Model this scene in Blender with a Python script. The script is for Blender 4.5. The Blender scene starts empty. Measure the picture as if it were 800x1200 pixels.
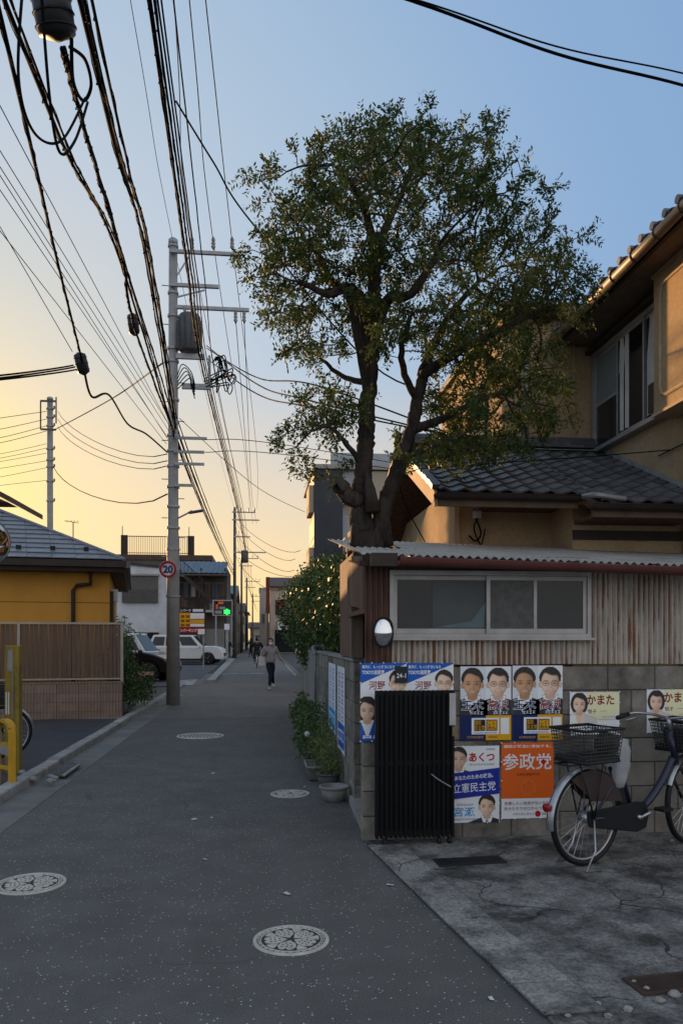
import bpy, bmesh, math, random
import numpy as np
from mathutils import Vector, Matrix
random.seed(7); rng = np.random.default_rng(7)
S = bpy.context.scene; C = S.collection
R = math.radians
# ------------------------------------------------------------------ camera, sky, sun, exposure
YAW = math.atan(95/900); CY, SY = math.cos(YAW), math.sin(YAW); EYE = 1.55
cam = bpy.data.cameras.new('camera'); cam.lens = 27; cam.sensor_width = 36; cam.shift_y = 148/1200
cam.clip_start = .05; cam.clip_end = 3000
co = bpy.data.objects.new('camera', cam); C.objects.link(co)
co.location = (0, 0, EYE); co.rotation_euler = (R(90), 0, -YAW); S.camera = co
SUN_AZ, SUN_EL = R(-24), R(7.0)           # azimuth from +Y (the street), minus = to the left
w = bpy.data.worlds.new('World'); S.world = w; w.use_nodes = True
nt = w.node_tree; bg = nt.nodes['Background']
sky = nt.nodes.new('ShaderNodeTexSky'); sky.sky_type = 'NISHITA'; sky.sun_disc = False
sky.sun_elevation = SUN_EL; sky.sun_rotation = SUN_AZ; sky.air_density = 1.0; sky.dust_density = 2.2; sky.ozone_density = 2.2
sky.altitude = 10
# sunset air: warm scattering that fades with the angle from the sun, over the physical sky; unseen far side brightened as fill
SUN_DIR = Vector((math.sin(SUN_AZ)*math.cos(SUN_EL), math.cos(SUN_AZ)*math.cos(SUN_EL), math.sin(SUN_EL)))
def wn(t, **k):
    n = nt.nodes.new(t)
    for a, b in k.items(): setattr(n, a, b)
    return n
tc = wn('ShaderNodeTexCoord'); dt = wn('ShaderNodeVectorMath', operation='DOT_PRODUCT'); dt.inputs[1].default_value = SUN_DIR
nt.links.new(tc.outputs['Generated'], dt.inputs[0])
ac = wn('ShaderNodeMath', operation='ARCCOSINE'); nt.links.new(dt.outputs['Value'], ac.inputs[0])
dv = wn('ShaderNodeMath', operation='DIVIDE'); nt.links.new(ac.outputs[0], dv.inputs[0]); dv.inputs[1].default_value = math.pi
rp = wn('ShaderNodeValToRGB'); cr = rp.color_ramp
for i, (deg, col) in enumerate([(0, (1.2, .95, .40)), (4, (.80, .66, .26)), (8, (.61, .53, .20)), (12, (.54, .46, .33)), (18, (.405, .41, .39)), (25, (.335, .385, .445)), (34, (.265, .345, .44)), (49, (.17, .27, .42)), (58, (.145, .245, .405)), (100, (.34, .40, .48)), (180, (.68, .65, .64))]):
    e = cr.elements[i] if i < 2 else cr.elements.new(deg/180)
    e.position = deg/180; e.color = col+(1,)
nt.links.new(dv.outputs[0], rp.inputs[0])
sx = wn('ShaderNodeSeparateXYZ'); nt.links.new(tc.outputs['Generated'], sx.inputs[0])
hz = wn('ShaderNodeMapRange'); hz.inputs[1].default_value = .33; hz.inputs[2].default_value = .05; hz.inputs[3].default_value = 0; hz.inputs[4].default_value = .9; nt.links.new(sx.outputs[2], hz.inputs[0])
sd = wn('ShaderNodeMapRange'); sd.inputs[1].default_value = .25; sd.inputs[2].default_value = .9; nt.links.new(dt.outputs['Value'], sd.inputs[0])
hm = wn('ShaderNodeMath', operation='MULTIPLY'); nt.links.new(hz.outputs[0], hm.inputs[0]); nt.links.new(sd.outputs[0], hm.inputs[1])
mw = wn('ShaderNodeMixRGB'); nt.links.new(hm.outputs[0], mw.inputs[0]); nt.links.new(rp.outputs[0], mw.inputs[1]); mw.inputs[2].default_value = (.70, .48, .19, 1)
sc8 = wn('ShaderNodeVectorMath', operation='SCALE'); sc8.inputs['Scale'].default_value = 1/.12; nt.links.new(mw.outputs[0], sc8.inputs[0])
gm = wn('ShaderNodeGamma'); gm.inputs[1].default_value = .5; nt.links.new(sky.outputs[0], gm.inputs[0])
mz = wn('ShaderNodeMixRGB'); mz.inputs[0].default_value = .85; nt.links.new(gm.outputs[0], mz.inputs[1]); nt.links.new(sc8.outputs[0], mz.inputs[2])
nt.links.new(mz.outputs[0], bg.inputs[0]); bg.inputs[1].default_value = .12
sun = bpy.data.lights.new('sun', 'SUN'); sun.energy = 4.0; sun.angle = R(.6); sun.color = (1, .56, .24)
so = bpy.data.objects.new('sun', sun); C.objects.link(so); so.location = (-20, 60, 30)
so.rotation_euler = Vector((math.sin(SUN_AZ)*math.cos(SUN_EL), math.cos(SUN_AZ)*math.cos(SUN_EL), math.sin(SUN_EL))).to_track_quat('Z', 'Y').to_euler()
S.view_settings.view_transform = 'Standard'; S.view_settings.look = 'None'
S.view_settings.exposure = 0.8; S.view_settings.gamma = 1.0; S.view_settings.use_curve_mapping = False

# ------------------------------------------------------------------ helpers
def P(px, py, Y=None, X=None, Z=None):
    """a point of the place from where the photograph shows it and one known coordinate"""
    u = (px-400)/900; r = (u*CY+SY, -u*SY+CY, (748-py)/900)
    t = Y/r[1] if Y is not None else X/r[0] if X is not None else (Z-EYE)/r[2]
    return Vector((r[0]*t, r[1]*t, EYE+r[2]*t))
def lin(h):
    h = h.lstrip('#'); c = [int(h[i:i+2], 16)/255 for i in (0, 2, 4)]
    return tuple(x/12.92 if x < .04045 else ((x+.055)/1.055)**2.4 for x in c)
MATS = {}
def mat(name, c1, c2=None, scale=4, rough=.8, bump=0., bscale=60, metal=0, rand=0., stretch=(1, 1, 1), lo=.35, hi=.65, detail=6, spec=.3, c3=None, s3=1., lo3=.55, hi3=.7, emit=0, trans=0, bdist=.01):
    if name in MATS: return MATS[name]
    m = bpy.data.materials.new(name); m.use_nodes = True; n = m.node_tree; L = n.links; N = n.nodes
    b = N['Principled BSDF']; b.inputs['Roughness'].default_value = rough; b.inputs['Metallic'].default_value = metal
    b.inputs['Specular IOR Level'].default_value = spec
    c1 = tuple(c1)+(1,); c2 = tuple(c2)+(1,) if c2 else tuple(x*.72 for x in c1[:3])+(1,)
    g = N.new('ShaderNodeNewGeometry'); mp = N.new('ShaderNodeMapping'); mp.inputs['Scale'].default_value = stretch
    L.new(g.outputs['Position'], mp.inputs[0])
    t = N.new('ShaderNodeTexNoise'); t.inputs['Scale'].default_value = scale; t.inputs['Detail'].default_value = detail; t.inputs['Roughness'].default_value = .6
    L.new(mp.outputs[0], t.inputs['Vector'])
    rp = N.new('ShaderNodeValToRGB'); rp.color_ramp.elements[0].position = lo; rp.color_ramp.elements[1].position = hi
    rp.color_ramp.elements[0].color = c1; rp.color_ramp.elements[1].color = c2
    L.new(t.outputs[0], rp.inputs[0]); col = rp.outputs[0]
    if c3 is not None:
        t3 = N.new('ShaderNodeTexNoise'); t3.inputs['Scale'].default_value = s3; t3.inputs['Detail'].default_value = 8; t3.inputs['Roughness'].default_value = .7
        L.new(mp.outputs[0], t3.inputs['Vector'])
        r3 = N.new('ShaderNodeMapRange'); r3.inputs[1].default_value = lo3; r3.inputs[2].default_value = hi3; L.new(t3.outputs[0], r3.inputs[0])
        mx = N.new('ShaderNodeMixRGB'); L.new(r3.outputs[0], mx.inputs[0]); L.new(col, mx.inputs[1]); mx.inputs[2].default_value = tuple(c3)+(1,); col = mx.outputs[0]
    if rand:
        oi = N.new('ShaderNodeObjectInfo'); mr = N.new('ShaderNodeMapRange'); mr.inputs[3].default_value = 1-rand; mr.inputs[4].default_value = 1+rand
        L.new(oi.outputs['Random'], mr.inputs[0]); hs = N.new('ShaderNodeHueSaturation'); L.new(mr.outputs[0], hs.inputs['Value']); L.new(col, hs.inputs['Color']); col = hs.outputs[0]
    L.new(col, b.inputs['Base Color'])
    if bump:
        tb = N.new('ShaderNodeTexNoise'); tb.inputs['Scale'].default_value = bscale; tb.inputs['Detail'].default_value = 5
        L.new(mp.outputs[0], tb.inputs['Vector'])
        bp = N.new('ShaderNodeBump'); bp.inputs['Strength'].default_value = bump; bp.inputs['Distance'].default_value = bdist; L.new(tb.outputs[0], bp.inputs['Height']); L.new(bp.outputs[0], b.inputs['Normal'])
    if emit: b.inputs['Emission Color'].default_value = c1; b.inputs['Emission Strength'].default_value = emit
    if trans:
        tr = N.new('ShaderNodeBsdfTranslucent'); L.new(col, tr.inputs[0]); ms = N.new('ShaderNodeMixShader'); ms.inputs[0].default_value = trans
        L.new(b.outputs[0], ms.inputs[1]); L.new(tr.outputs[0], ms.inputs[2]); L.new(ms.outputs[0], N['Material Output'].inputs[0])
    MATS[name] = m; return m
def V(*a): return Vector(a or (0, 0, 0))
class MB:
    def __init__(s): s.v = []; s.f = []; s.m = []; s.mi = 0
    def add(s, vs, fs):
        o = len(s.v); s.v += [tuple(x) for x in vs]; s.f += [tuple(i+o for i in f) for f in fs]; s.m += [s.mi]*len(fs); return s
    def box(s, x0, x1, y0, y1, z0, z1):
        return s.add([(x, y, z) for z in (z0, z1) for y in (y0, y1) for x in (x0, x1)], [(0, 2, 3, 1), (4, 5, 7, 6), (0, 1, 5, 4), (2, 6, 7, 3), (0, 4, 6, 2), (1, 3, 7, 5)])
    def obox(s, c, sz, M=None):
        M = M or Matrix.Identity(3); c = Vector(c)
        vs = [c+M@Vector((x*sz[0]/2, y*sz[1]/2, z*sz[2]/2)) for z in (-1, 1) for y in (-1, 1) for x in (-1, 1)]
        return s.add(vs, [(0, 2, 3, 1), (4, 5, 7, 6), (0, 1, 5, 4), (2, 6, 7, 3), (0, 4, 6, 2), (1, 3, 7, 5)])
    def bar(s, a, b, wd, ht):                                        # rectangular bar from a to b
        a, b = Vector(a), Vector(b); d = b-a; l = d.length; d.normalize()
        up = Vector((0, 0, 1)) if abs(d.z) < .95 else Vector((0, 1, 0))
        x = d.cross(up).normalized(); z = x.cross(d)
        return s.obox((a+b)/2, (wd, l, ht), Matrix((x, d, z)).transposed())
    def tube(s, pts, r, n=8, caps=True):
        pts = [Vector(p) for p in pts]; k = len(pts); rs = r if isinstance(r, (list, tuple)) else [r]*k
        o = len(s.v); prev = None
        for i, p in enumerate(pts):
            d = (pts[min(i+1, k-1)]-pts[max(i-1, 0)]).normalized()
            if prev is None:
                a = Vector((0, 0, 1)) if abs(d.z) < .9 else Vector((1, 0, 0)); x = d.cross(a).normalized()
            else:
                x = prev-d*prev.dot(d); x = x.normalized() if x.length > 1e-6 else d.orthogonal().normalized()
            prev = x; y = d.cross(x)
            for j in range(n):
                a = 2*math.pi*j/n; s.v.append(tuple(p+(x*math.cos(a)+y*math.sin(a))*rs[i]))
        fs = [(o+i*n+j, o+i*n+(j+1) % n, o+(i+1)*n+(j+1) % n, o+(i+1)*n+j) for i in range(k-1) for j in range(n)]
        if caps: fs += [tuple(o+j for j in range(n))[::-1], tuple(o+(k-1)*n+j for j in range(n))]
        s.f += fs; s.m += [s.mi]*len(fs); return s
    def cyl(s, a, b, r0, r1=None, n=12): return s.tube([a, b], [r0, r0 if r1 is None else r1], n)
    def ext(s, poly, vec):                                           # planar polygon swept by vec
        k = len(poly); vec = Vector(vec); vs = [Vector(p) for p in poly]; vs += [p+vec for p in vs]
        return s.add(vs, [tuple(range(k))[::-1], tuple(range(k, 2*k))]+[(i, (i+1) % k, k+(i+1) % k, k+i) for i in range(k)])
    def lathe(s, prof, c, n=24, M=None):
        c = Vector(c); M = M or Matrix.Identity(3); o = len(s.v); k = len(prof)
        for r, z in prof:
            for j in range(n):
                a = 2*math.pi*j/n; s.v.append(tuple(c+M@Vector((r*math.cos(a), r*math.sin(a), z))))
        fs = [(o+i*n+j, o+i*n+(j+1) % n, o+(i+1)*n+(j+1) % n, o+(i+1)*n+j) for i in range(k-1) for j in range(n)]
        fs += [tuple(o+j for j in range(n))[::-1], tuple(o+(k-1)*n+j for j in range(n))]
        s.f += fs; s.m += [s.mi]*len(fs); return s
    def ball(s, c, r, n=12, M=None):
        rx = r if isinstance(r, (tuple, list)) else (r, r, r); c = Vector(c); M = M or Matrix.Identity(3); k = n//2+1; o = len(s.v)
        for i in range(k+1):
            t = math.pi*i/k
            for j in range(n):
                a = 2*math.pi*j/n; s.v.append(tuple(c+M@Vector((rx[0]*math.sin(t)*math.cos(a), rx[1]*math.sin(t)*math.sin(a), rx[2]*math.cos(t)))))
        fs = [(o+i*n+j, o+(i+1)*n+j, o+(i+1)*n+(j+1) % n, o+i*n+(j+1) % n) for i in range(k) for j in range(n)]
        s.f += fs; s.m += [s.mi]*len(fs); return s
    def torus(s, c, Rr, r, n=32, k=8, M=None, a0=0, a1=2*math.pi):
        c = Vector(c); M = M or Matrix.Identity(3); full = abs(a1-a0-2*math.pi) < 1e-6
        pts = [c+M@Vector((Rr*math.cos(a0+(a1-a0)*i/n), Rr*math.sin(a0+(a1-a0)*i/n), 0)) for i in range(n+1)]
        return s.tube(pts, r, k, caps=not full)
    def sheet(s, grid):                                              # grid of points -> quads
        h, wd = len(grid), len(grid[0]); o = len(s.v); s.v += [tuple(p) for row in grid for p in row]
        fs = [(o+i*wd+j, o+i*wd+j+1, o+(i+1)*wd+j+1, o+(i+1)*wd+j) for i in range(h-1) for j in range(wd-1)]
        s.f += fs; s.m += [s.mi]*len(fs); return s
    def mesh(s, name, mats, smooth=False):
        me = bpy.data.meshes.new(name); me.from_pydata(s.v, [], s.f)
        for m in (mats if isinstance(mats, (list, tuple)) else [mats]): me.materials.append(m)
        if any(s.m): me.polygons.foreach_set('material_index', s.m)
        if smooth: me.polygons.foreach_set('use_smooth', [True]*len(s.f))
        me.validate(); me.update(); return me
    def build(s, name, mats, parent=None, smooth=False, bev=0):
        me = s.mesh(name, mats, smooth)
        if bev:
            bm = bmesh.new(); bm.from_mesh(me); bmesh.ops.remove_doubles(bm, verts=bm.verts, dist=1e-5)
            bmesh.ops.bevel(bm, geom=list(bm.edges), offset=bev, segments=1, affect='EDGES', clamp_overlap=True); bm.to_mesh(me); bm.free()
        return put(name, me, parent)
WORLD = {}                                                           # roots whose parts are modelled in world coordinates
def put(name, me, parent=None, loc=None, rot=None):
    o = bpy.data.objects.new(name, me); C.objects.link(o)
    if parent:
        o.parent = parent
        if parent.name in WORLD: o.location = -parent.location
        if loc is not None: o.location = Vector(loc)-(parent.location if parent.name in WORLD else Vector())
    elif loc is not None: o.location = loc
    if rot is not None: o.rotation_euler = rot
    return o
def tag(o, label=None, cat=None, group=None, kind=None):
    for k, v in (('label', label), ('category', cat), ('group', group), ('kind', kind)):
        if v: o[k] = v
    return o
def thing(name, label, cat, loc=(0, 0, 0), rz=0, group=None, local=False):
    o = bpy.data.objects.new(name, None); C.objects.link(o); o.location = loc; o.rotation_euler = (0, 0, rz); o.empty_display_size = .2
    if not local: WORLD[o.name] = 1
    return tag(o, label, cat, group)
def copy_tree(o, parent=None):
    c = o.copy(); C.objects.link(c); c.parent = parent
    if o.name in WORLD: WORLD[c.name] = 1
    for ch in o.children: copy_tree(ch, c)
    return c
def struct(mb, name, m, smooth=False): return tag(mb.build(name, m, None, smooth), kind='structure')
def lerp(a, b, t): return a+(b-a)*t
def spline(pts, n=8):
    pts = [Vector(p) for p in pts]; out = []
    for i in range(len(pts)-1):
        p0, p1, p2, p3 = pts[max(i-1, 0)], pts[i], pts[i+1], pts[min(i+2, len(pts)-1)]
        for k in range(n):
            t = k/n; out.append(.5*((2*p1)+(p2-p0)*t+(2*p0-5*p1+4*p2-p3)*t*t+(3*p1-p0-3*p2+p3)*t**3))
    return out+[pts[-1]]
def text_mesh(txt, size, off=0., align='LEFT'):
    cu = bpy.data.curves.new('lettering', 'FONT'); cu.body = txt; cu.size = size; cu.offset = off; cu.align_x = align; cu.resolution_u = 3
    o = bpy.data.objects.new('lettering', cu); C.objects.link(o)
    me = bpy.data.meshes.new_from_object(o.evaluated_get(bpy.context.evaluated_depsgraph_get()))
    bpy.data.objects.remove(o); vs = [v.co.copy() for v in me.vertices]; fs = [tuple(p.vertices) for p in me.polygons]
    bpy.data.meshes.remove(me); return vs, fs
# ------------------------------------------------------------------ materials
def asphalt():
    m = mat('asphalt', (.092, .086, .080), (.122, .115, .107), 3, .85, .5, 160, bdist=.004, c3=(.105, .10, .096), s3=.35, lo3=.45, hi3=.75)
    n = m.node_tree; N = n.nodes; L = n.links; b = N['Principled BSDF']; src = b.inputs['Base Color'].links[0].from_socket
    g = N.new('ShaderNodeNewGeometry'); t = N.new('ShaderNodeTexVoronoi'); t.inputs['Scale'].default_value = 75; L.new(g.outputs['Position'], t.inputs['Vector'])
    sp = N.new('ShaderNodeSeparateColor'); L.new(t.outputs['Color'], sp.inputs[0])
    a = N.new('ShaderNodeMath'); a.operation = 'GREATER_THAN'; a.inputs[1].default_value = .945; L.new(sp.outputs[0], a.inputs[0])
    d = N.new('ShaderNodeMath'); d.operation = 'LESS_THAN'; d.inputs[1].default_value = .36; L.new(t.outputs['Distance'], d.inputs[0])
    mu = N.new('ShaderNodeMath'); mu.operation = 'MULTIPLY'; L.new(a.outputs[0], mu.inputs[0]); L.new(d.outputs[0], mu.inputs[1])
    mx = N.new('ShaderNodeMixRGB'); L.new(mu.outputs[0], mx.inputs[0]); L.new(src, mx.inputs[1]); mx.inputs[2].default_value = (.42, .41, .39, 1)
    # older and newer lengths of surfacing along the street
    s = N.new('ShaderNodeSeparateXYZ'); L.new(g.outputs['Position'], s.inputs[0])
    nz = N.new('ShaderNodeTexNoise'); nz.inputs['Scale'].default_value = 2; L.new(g.outputs['Position'], nz.inputs['Vector'])
    ad = N.new('ShaderNodeMath'); ad.operation = 'MULTIPLY_ADD'; ad.inputs[1].default_value = .12; L.new(nz.outputs[0], ad.inputs[0]); L.new(s.outputs[1], ad.inputs[2])
    rp = N.new('ShaderNodeValToRGB'); rp.color_ramp.interpolation = 'CONSTANT'; dv = N.new('ShaderNodeMath'); dv.operation = 'DIVIDE'; dv.inputs[1].default_value = 100; L.new(ad.outputs[0], dv.inputs[0]); L.new(dv.outputs[0], rp.inputs[0])
    for i, (p, v) in enumerate([(0, 1.), (.0995, .93), (.152, 1.12), (.205, 1.3), (.262, 1.15), (.36, 1.35)]):
        e = rp.color_ramp.elements[i] if i < 2 else rp.color_ramp.elements.new(p); e.position = p; e.color = (v*.7, v*.7, v*.7, 1)
    m2 = N.new('ShaderNodeMixRGB'); m2.blend_type = 'MULTIPLY'; m2.inputs[0].default_value = 1; L.new(mx.outputs[0], m2.inputs[1]); L.new(rp.outputs[0], m2.inputs[2])
    hs = N.new('ShaderNodeHueSaturation'); hs.inputs['Value'].default_value = 1.45; L.new(m2.outputs[0], hs.inputs['Color'])
    n1 = N.new('ShaderNodeTexNoise'); n1.inputs['Scale'].default_value = 1.5; n1.inputs['Detail'].default_value = 9; L.new(g.outputs['Position'], n1.inputs['Vector'])
    va = N.new('ShaderNodeVectorMath'); va.operation = 'MULTIPLY_ADD'; va.inputs[1].default_value = (.7, .7, 0); L.new(n1.outputs['Color'], va.inputs[0]); L.new(g.outputs['Position'], va.inputs[2])
    vo = N.new('ShaderNodeTexVoronoi'); vo.feature = 'DISTANCE_TO_EDGE'; vo.inputs['Scale'].default_value = .42; L.new(va.outputs[0], vo.inputs['Vector'])
    cm_ = N.new('ShaderNodeMapRange'); cm_.inputs[2].default_value = .004; cm_.inputs[3].default_value = 1; cm_.inputs[4].default_value = 0; L.new(vo.outputs[0], cm_.inputs[0])
    n2 = N.new('ShaderNodeTexNoise'); n2.inputs['Scale'].default_value = .5; L.new(g.outputs['Position'], n2.inputs['Vector']); g2 = N.new('ShaderNodeMapRange'); g2.inputs[1].default_value = .5; g2.inputs[2].default_value = .6; g2.inputs[4].default_value = .6; L.new(n2.outputs[0], g2.inputs[0])
    mm = N.new('ShaderNodeMath'); mm.operation = 'MULTIPLY'; L.new(cm_.outputs[0], mm.inputs[0]); L.new(g2.outputs[0], mm.inputs[1])
    mk = N.new('ShaderNodeMixRGB'); L.new(mm.outputs[0], mk.inputs[0]); L.new(hs.outputs[0], mk.inputs[1]); mk.inputs[2].default_value = (.03, .03, .032, 1)
    # oil and wear stains
    n3 = N.new('ShaderNodeTexNoise'); n3.inputs['Scale'].default_value = .9; n3.inputs['Detail'].default_value = 7; L.new(g.outputs['Position'], n3.inputs['Vector']); g3 = N.new('ShaderNodeMapRange'); g3.inputs[1].default_value = .52; g3.inputs[2].default_value = .75; g3.inputs[4].default_value = .45; L.new(n3.outputs[0], g3.inputs[0])
    ms = N.new('ShaderNodeMixRGB'); L.new(g3.outputs[0], ms.inputs[0]); L.new(mk.outputs[0], ms.inputs[1]); ms.inputs[2].default_value = (.07, .068, .066, 1)
    n4 = N.new('ShaderNodeTexNoise'); n4.inputs['Scale'].default_value = 130; n4.inputs['Detail'].default_value = 4; n4.inputs['Roughness'].default_value = .8; L.new(g.outputs['Position'], n4.inputs['Vector'])
    g4 = N.new('ShaderNodeMapRange'); g4.inputs[1].default_value = .35; g4.inputs[2].default_value = .65; g4.inputs[3].default_value = .55; g4.inputs[4].default_value = 1.45; L.new(n4.outputs[0], g4.inputs[0])
    v4 = N.new('ShaderNodeVectorMath'); v4.operation = 'SCALE'; L.new(ms.outputs[0], v4.inputs[0]); L.new(g4.outputs[0], v4.inputs['Scale']); L.new(v4.outputs[0], b.inputs['Base Color']); return m
def cracked(name, ca, cb, cd, sc=1.3, wd=.02):
    if name in MATS: return MATS[name]
    m = mat(name, ca, cb, 5, .92, .9, 38, c3=cd, s3=2.6, lo3=.46, hi3=.62, bdist=.02, detail=10)
    n = m.node_tree; N = n.nodes; L = n.links; b = N['Principled BSDF']; src = b.inputs['Base Color'].links[0].from_socket; nrm = b.inputs['Normal'].links[0].from_node
    g = N.new('ShaderNodeNewGeometry'); nz = N.new('ShaderNodeTexNoise'); nz.inputs['Scale'].default_value = 2.5; nz.inputs['Detail'].default_value = 8; L.new(g.outputs['Position'], nz.inputs['Vector'])
    va = N.new('ShaderNodeVectorMath'); va.operation = 'MULTIPLY_ADD'; va.inputs[1].default_value = (.45, .45, 0); L.new(nz.outputs['Color'], va.inputs[0]); L.new(g.outputs['Position'], va.inputs[2])
    t = N.new('ShaderNodeTexVoronoi'); t.feature = 'DISTANCE_TO_EDGE'; t.inputs['Scale'].default_value = sc; L.new(va.outputs[0], t.inputs['Vector'])
    mr = N.new('ShaderNodeMapRange'); mr.inputs[1].default_value = 0; mr.inputs[2].default_value = wd; mr.inputs[3].default_value = 1; mr.inputs[4].default_value = 0; L.new(t.outputs[0], mr.inputs[0])
    n2 = N.new('ShaderNodeTexNoise'); n2.inputs['Scale'].default_value = 1.7; n2.inputs['Detail'].default_value = 3; L.new(g.outputs['Position'], n2.inputs['Vector'])
    m3 = N.new('ShaderNodeMapRange'); m3.inputs[1].default_value = .44; m3.inputs[2].default_value = .56; L.new(n2.outputs[0], m3.inputs[0])
    mm = N.new('ShaderNodeMath'); mm.operation = 'MULTIPLY'; L.new(mr.outputs[0], mm.inputs[0]); L.new(m3.outputs[0], mm.inputs[1]); mr = mm
    gr = N.new('ShaderNodeTexNoise'); gr.inputs['Scale'].default_value = 55; gr.inputs['Detail'].default_value = 6; gr.inputs['Roughness'].default_value = .75; L.new(g.outputs['Position'], gr.inputs['Vector'])
    gm_ = N.new('ShaderNodeMapRange'); gm_.inputs[1].default_value = .35; gm_.inputs[2].default_value = .65; gm_.inputs[3].default_value = .5; gm_.inputs[4].default_value = 1.45; L.new(gr.outputs[0], gm_.inputs[0])
    gs = N.new('ShaderNodeVectorMath'); gs.operation = 'SCALE'; L.new(src, gs.inputs[0]); L.new(gm_.outputs[0], gs.inputs['Scale']); src = gs.outputs[0]
    mx = N.new('ShaderNodeMixRGB'); L.new(mr.outputs[0], mx.inputs[0]); L.new(src, mx.inputs[1]); mx.inputs[2].default_value = (.03, .03, .03, 1); L.new(mx.outputs[0], b.inputs['Base Color'])
    b2 = N.new('ShaderNodeBump'); b2.inputs['Distance'].default_value = .02; b2.inputs['Strength'].default_value = .8; b2.invert = True; L.new(mr.outputs[0], b2.inputs['Height']); L.new(nrm.outputs[0], b2.inputs['Normal']); L.new(b2.outputs[0], b.inputs['Normal'])
    return m
def rusty(name, base, rust, dark, amount, vertical=True, sc=3, metal=.2, rough=.6, wave=0):
    """painted or galvanised sheet with rust running down it"""
    m = mat(name, base, tuple(x*.75 for x in base), 3, rough, .3, 90, metal, bdist=.003)
    n = m.node_tree; N = n.nodes; L = n.links; b = N['Principled BSDF']; src = b.inputs['Base Color'].links[0].from_socket
    g = N.new('ShaderNodeNewGeometry'); mp = N.new('ShaderNodeMapping'); mp.inputs['Scale'].default_value = (4.5, 4.5, .45) if vertical else (1.5, .5, 1); L.new(g.outputs['Position'], mp.inputs[0])
    col = src; wsrc = None
    if wave:                                                           # rust in the troughs, also painting in the shade of the corrugations
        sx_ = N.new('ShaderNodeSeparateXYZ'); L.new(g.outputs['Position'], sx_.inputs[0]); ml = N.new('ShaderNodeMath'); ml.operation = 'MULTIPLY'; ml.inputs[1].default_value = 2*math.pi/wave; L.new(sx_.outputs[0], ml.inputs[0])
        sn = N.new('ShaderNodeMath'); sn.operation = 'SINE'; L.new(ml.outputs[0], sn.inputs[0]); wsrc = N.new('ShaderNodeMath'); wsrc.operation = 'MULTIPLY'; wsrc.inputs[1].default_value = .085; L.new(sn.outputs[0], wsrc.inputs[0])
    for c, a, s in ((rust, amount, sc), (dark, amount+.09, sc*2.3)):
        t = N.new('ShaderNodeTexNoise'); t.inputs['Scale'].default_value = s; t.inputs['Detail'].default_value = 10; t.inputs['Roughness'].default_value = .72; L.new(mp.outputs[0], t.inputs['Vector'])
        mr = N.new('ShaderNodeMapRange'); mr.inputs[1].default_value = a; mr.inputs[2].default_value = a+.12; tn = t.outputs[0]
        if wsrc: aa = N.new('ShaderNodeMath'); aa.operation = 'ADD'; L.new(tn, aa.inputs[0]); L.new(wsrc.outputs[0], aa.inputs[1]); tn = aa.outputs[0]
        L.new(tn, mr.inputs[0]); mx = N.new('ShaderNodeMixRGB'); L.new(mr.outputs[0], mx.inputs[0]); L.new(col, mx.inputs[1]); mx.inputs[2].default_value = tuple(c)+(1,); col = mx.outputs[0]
    L.new(col, b.inputs['Base Color']); return m
A_ROAD = asphalt()
A_CONC = mat('concrete', (.34, .33, .31), (.24, .235, .225), 3, .9, .5, 70, c3=(.12, .12, .115), s3=2, lo3=.5, hi3=.75)
A_APRON = cracked('old_concrete', (.125, .118, .108), (.27, .257, .24), (.052, .049, .046), 1.6, .011)
A_KERB = mat('kerb_concrete', (.34, .33, .31), (.22, .215, .2), 5, .9, .5, 60, rand=.12)
A_BLOCK = mat('block_concrete', (.29, .26, .22), (.19, .172, .15), 5, .92, .7, 130, rand=.16, c3=(.075, .068, .058), s3=1.6, lo3=.46, hi3=.66, bdist=.006)
A_MORTAR = mat('mortar', (.10, .095, .085), (.07, .066, .06), 6, .95)
A_DARKLOT = mat('dark_paving', (.045, .044, .048), (.062, .06, .064), 2, .75, .4, 120)
A_STEEL = mat('galvanised', (.36, .37, .38), (.26, .27, .28), 6, .5, metal=.5)
A_POLE = mat('pole_concrete', (.30, .295, .285), (.24, .235, .23), 4, .6, .2, 90)
A_BLACK = mat('black_rubber', (.010, .010, .011), None, 5, .55)
A_CABLE = mat('cable_sheath', (.006, .006, .007), None, 5, .85, spec=.08)
A_WHITE = mat('white_paint', (.62, .62, .60), (.5, .5, .48), 6, .7)
A_GLASS = mat('dark_glass', (.012, .015, .018), (.02, .024, .028), 1, .06, spec=.4)
A_GLASS2 = mat('curtained_glass', (.10, .12, .13), (.05, .06, .07), 2, .15, spec=.5, stretch=(1, 6, .4))
A_ALU = mat('aluminium', (.42, .41, .40), (.33, .32, .31), 5, .45, metal=.6)
A_DKBROWN = mat('brown_trim', (.045, .03, .024), (.03, .02, .017), 5, .6)
A_STUCCO = mat('tan_stucco', (.52, .375, .215), (.43, .305, .17), 30, .95, .9, 220, bdist=.006, c3=(.27, .19, .105), s3=.8, lo3=.5, hi3=.8)
A_TILE = mat('grey_roof_tile', (.13, .132, .138), (.08, .082, .088), 6, .45, .3, 60, rand=.3, spec=.4)
A_WOOD = mat('weathered_wood', (.20, .12, .08), (.10, .06, .045), 7, .85, .5, 80, stretch=(3, 3, .4), rand=.2)
A_PAPER = mat('poster_paper', (.72, .73, .74), None, 1, .5, lo=.9, hi=1)
A_BARK = mat('bark', (.062, .047, .038), (.028, .021, .018), 9, .95, 1., 26, stretch=(1, 1, .3), c3=(.11, .092, .076), s3=2.2, lo3=.55, hi3=.75, bdist=.05)
A_LEAF = mat('tree_leaf', (.042, .075, .019), (.10, .125, .033), 1.6, .55, trans=.4, lo=.4, hi=.62)
A_HEDGE = mat('hedge_leaf', (.04, .08, .022), (.085, .13, .035), 3, .5, trans=.12)
A_GREEN = mat('plant_leaf', (.09, .14, .045), (.17, .2, .07), 5, .5, trans=.3)

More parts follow.
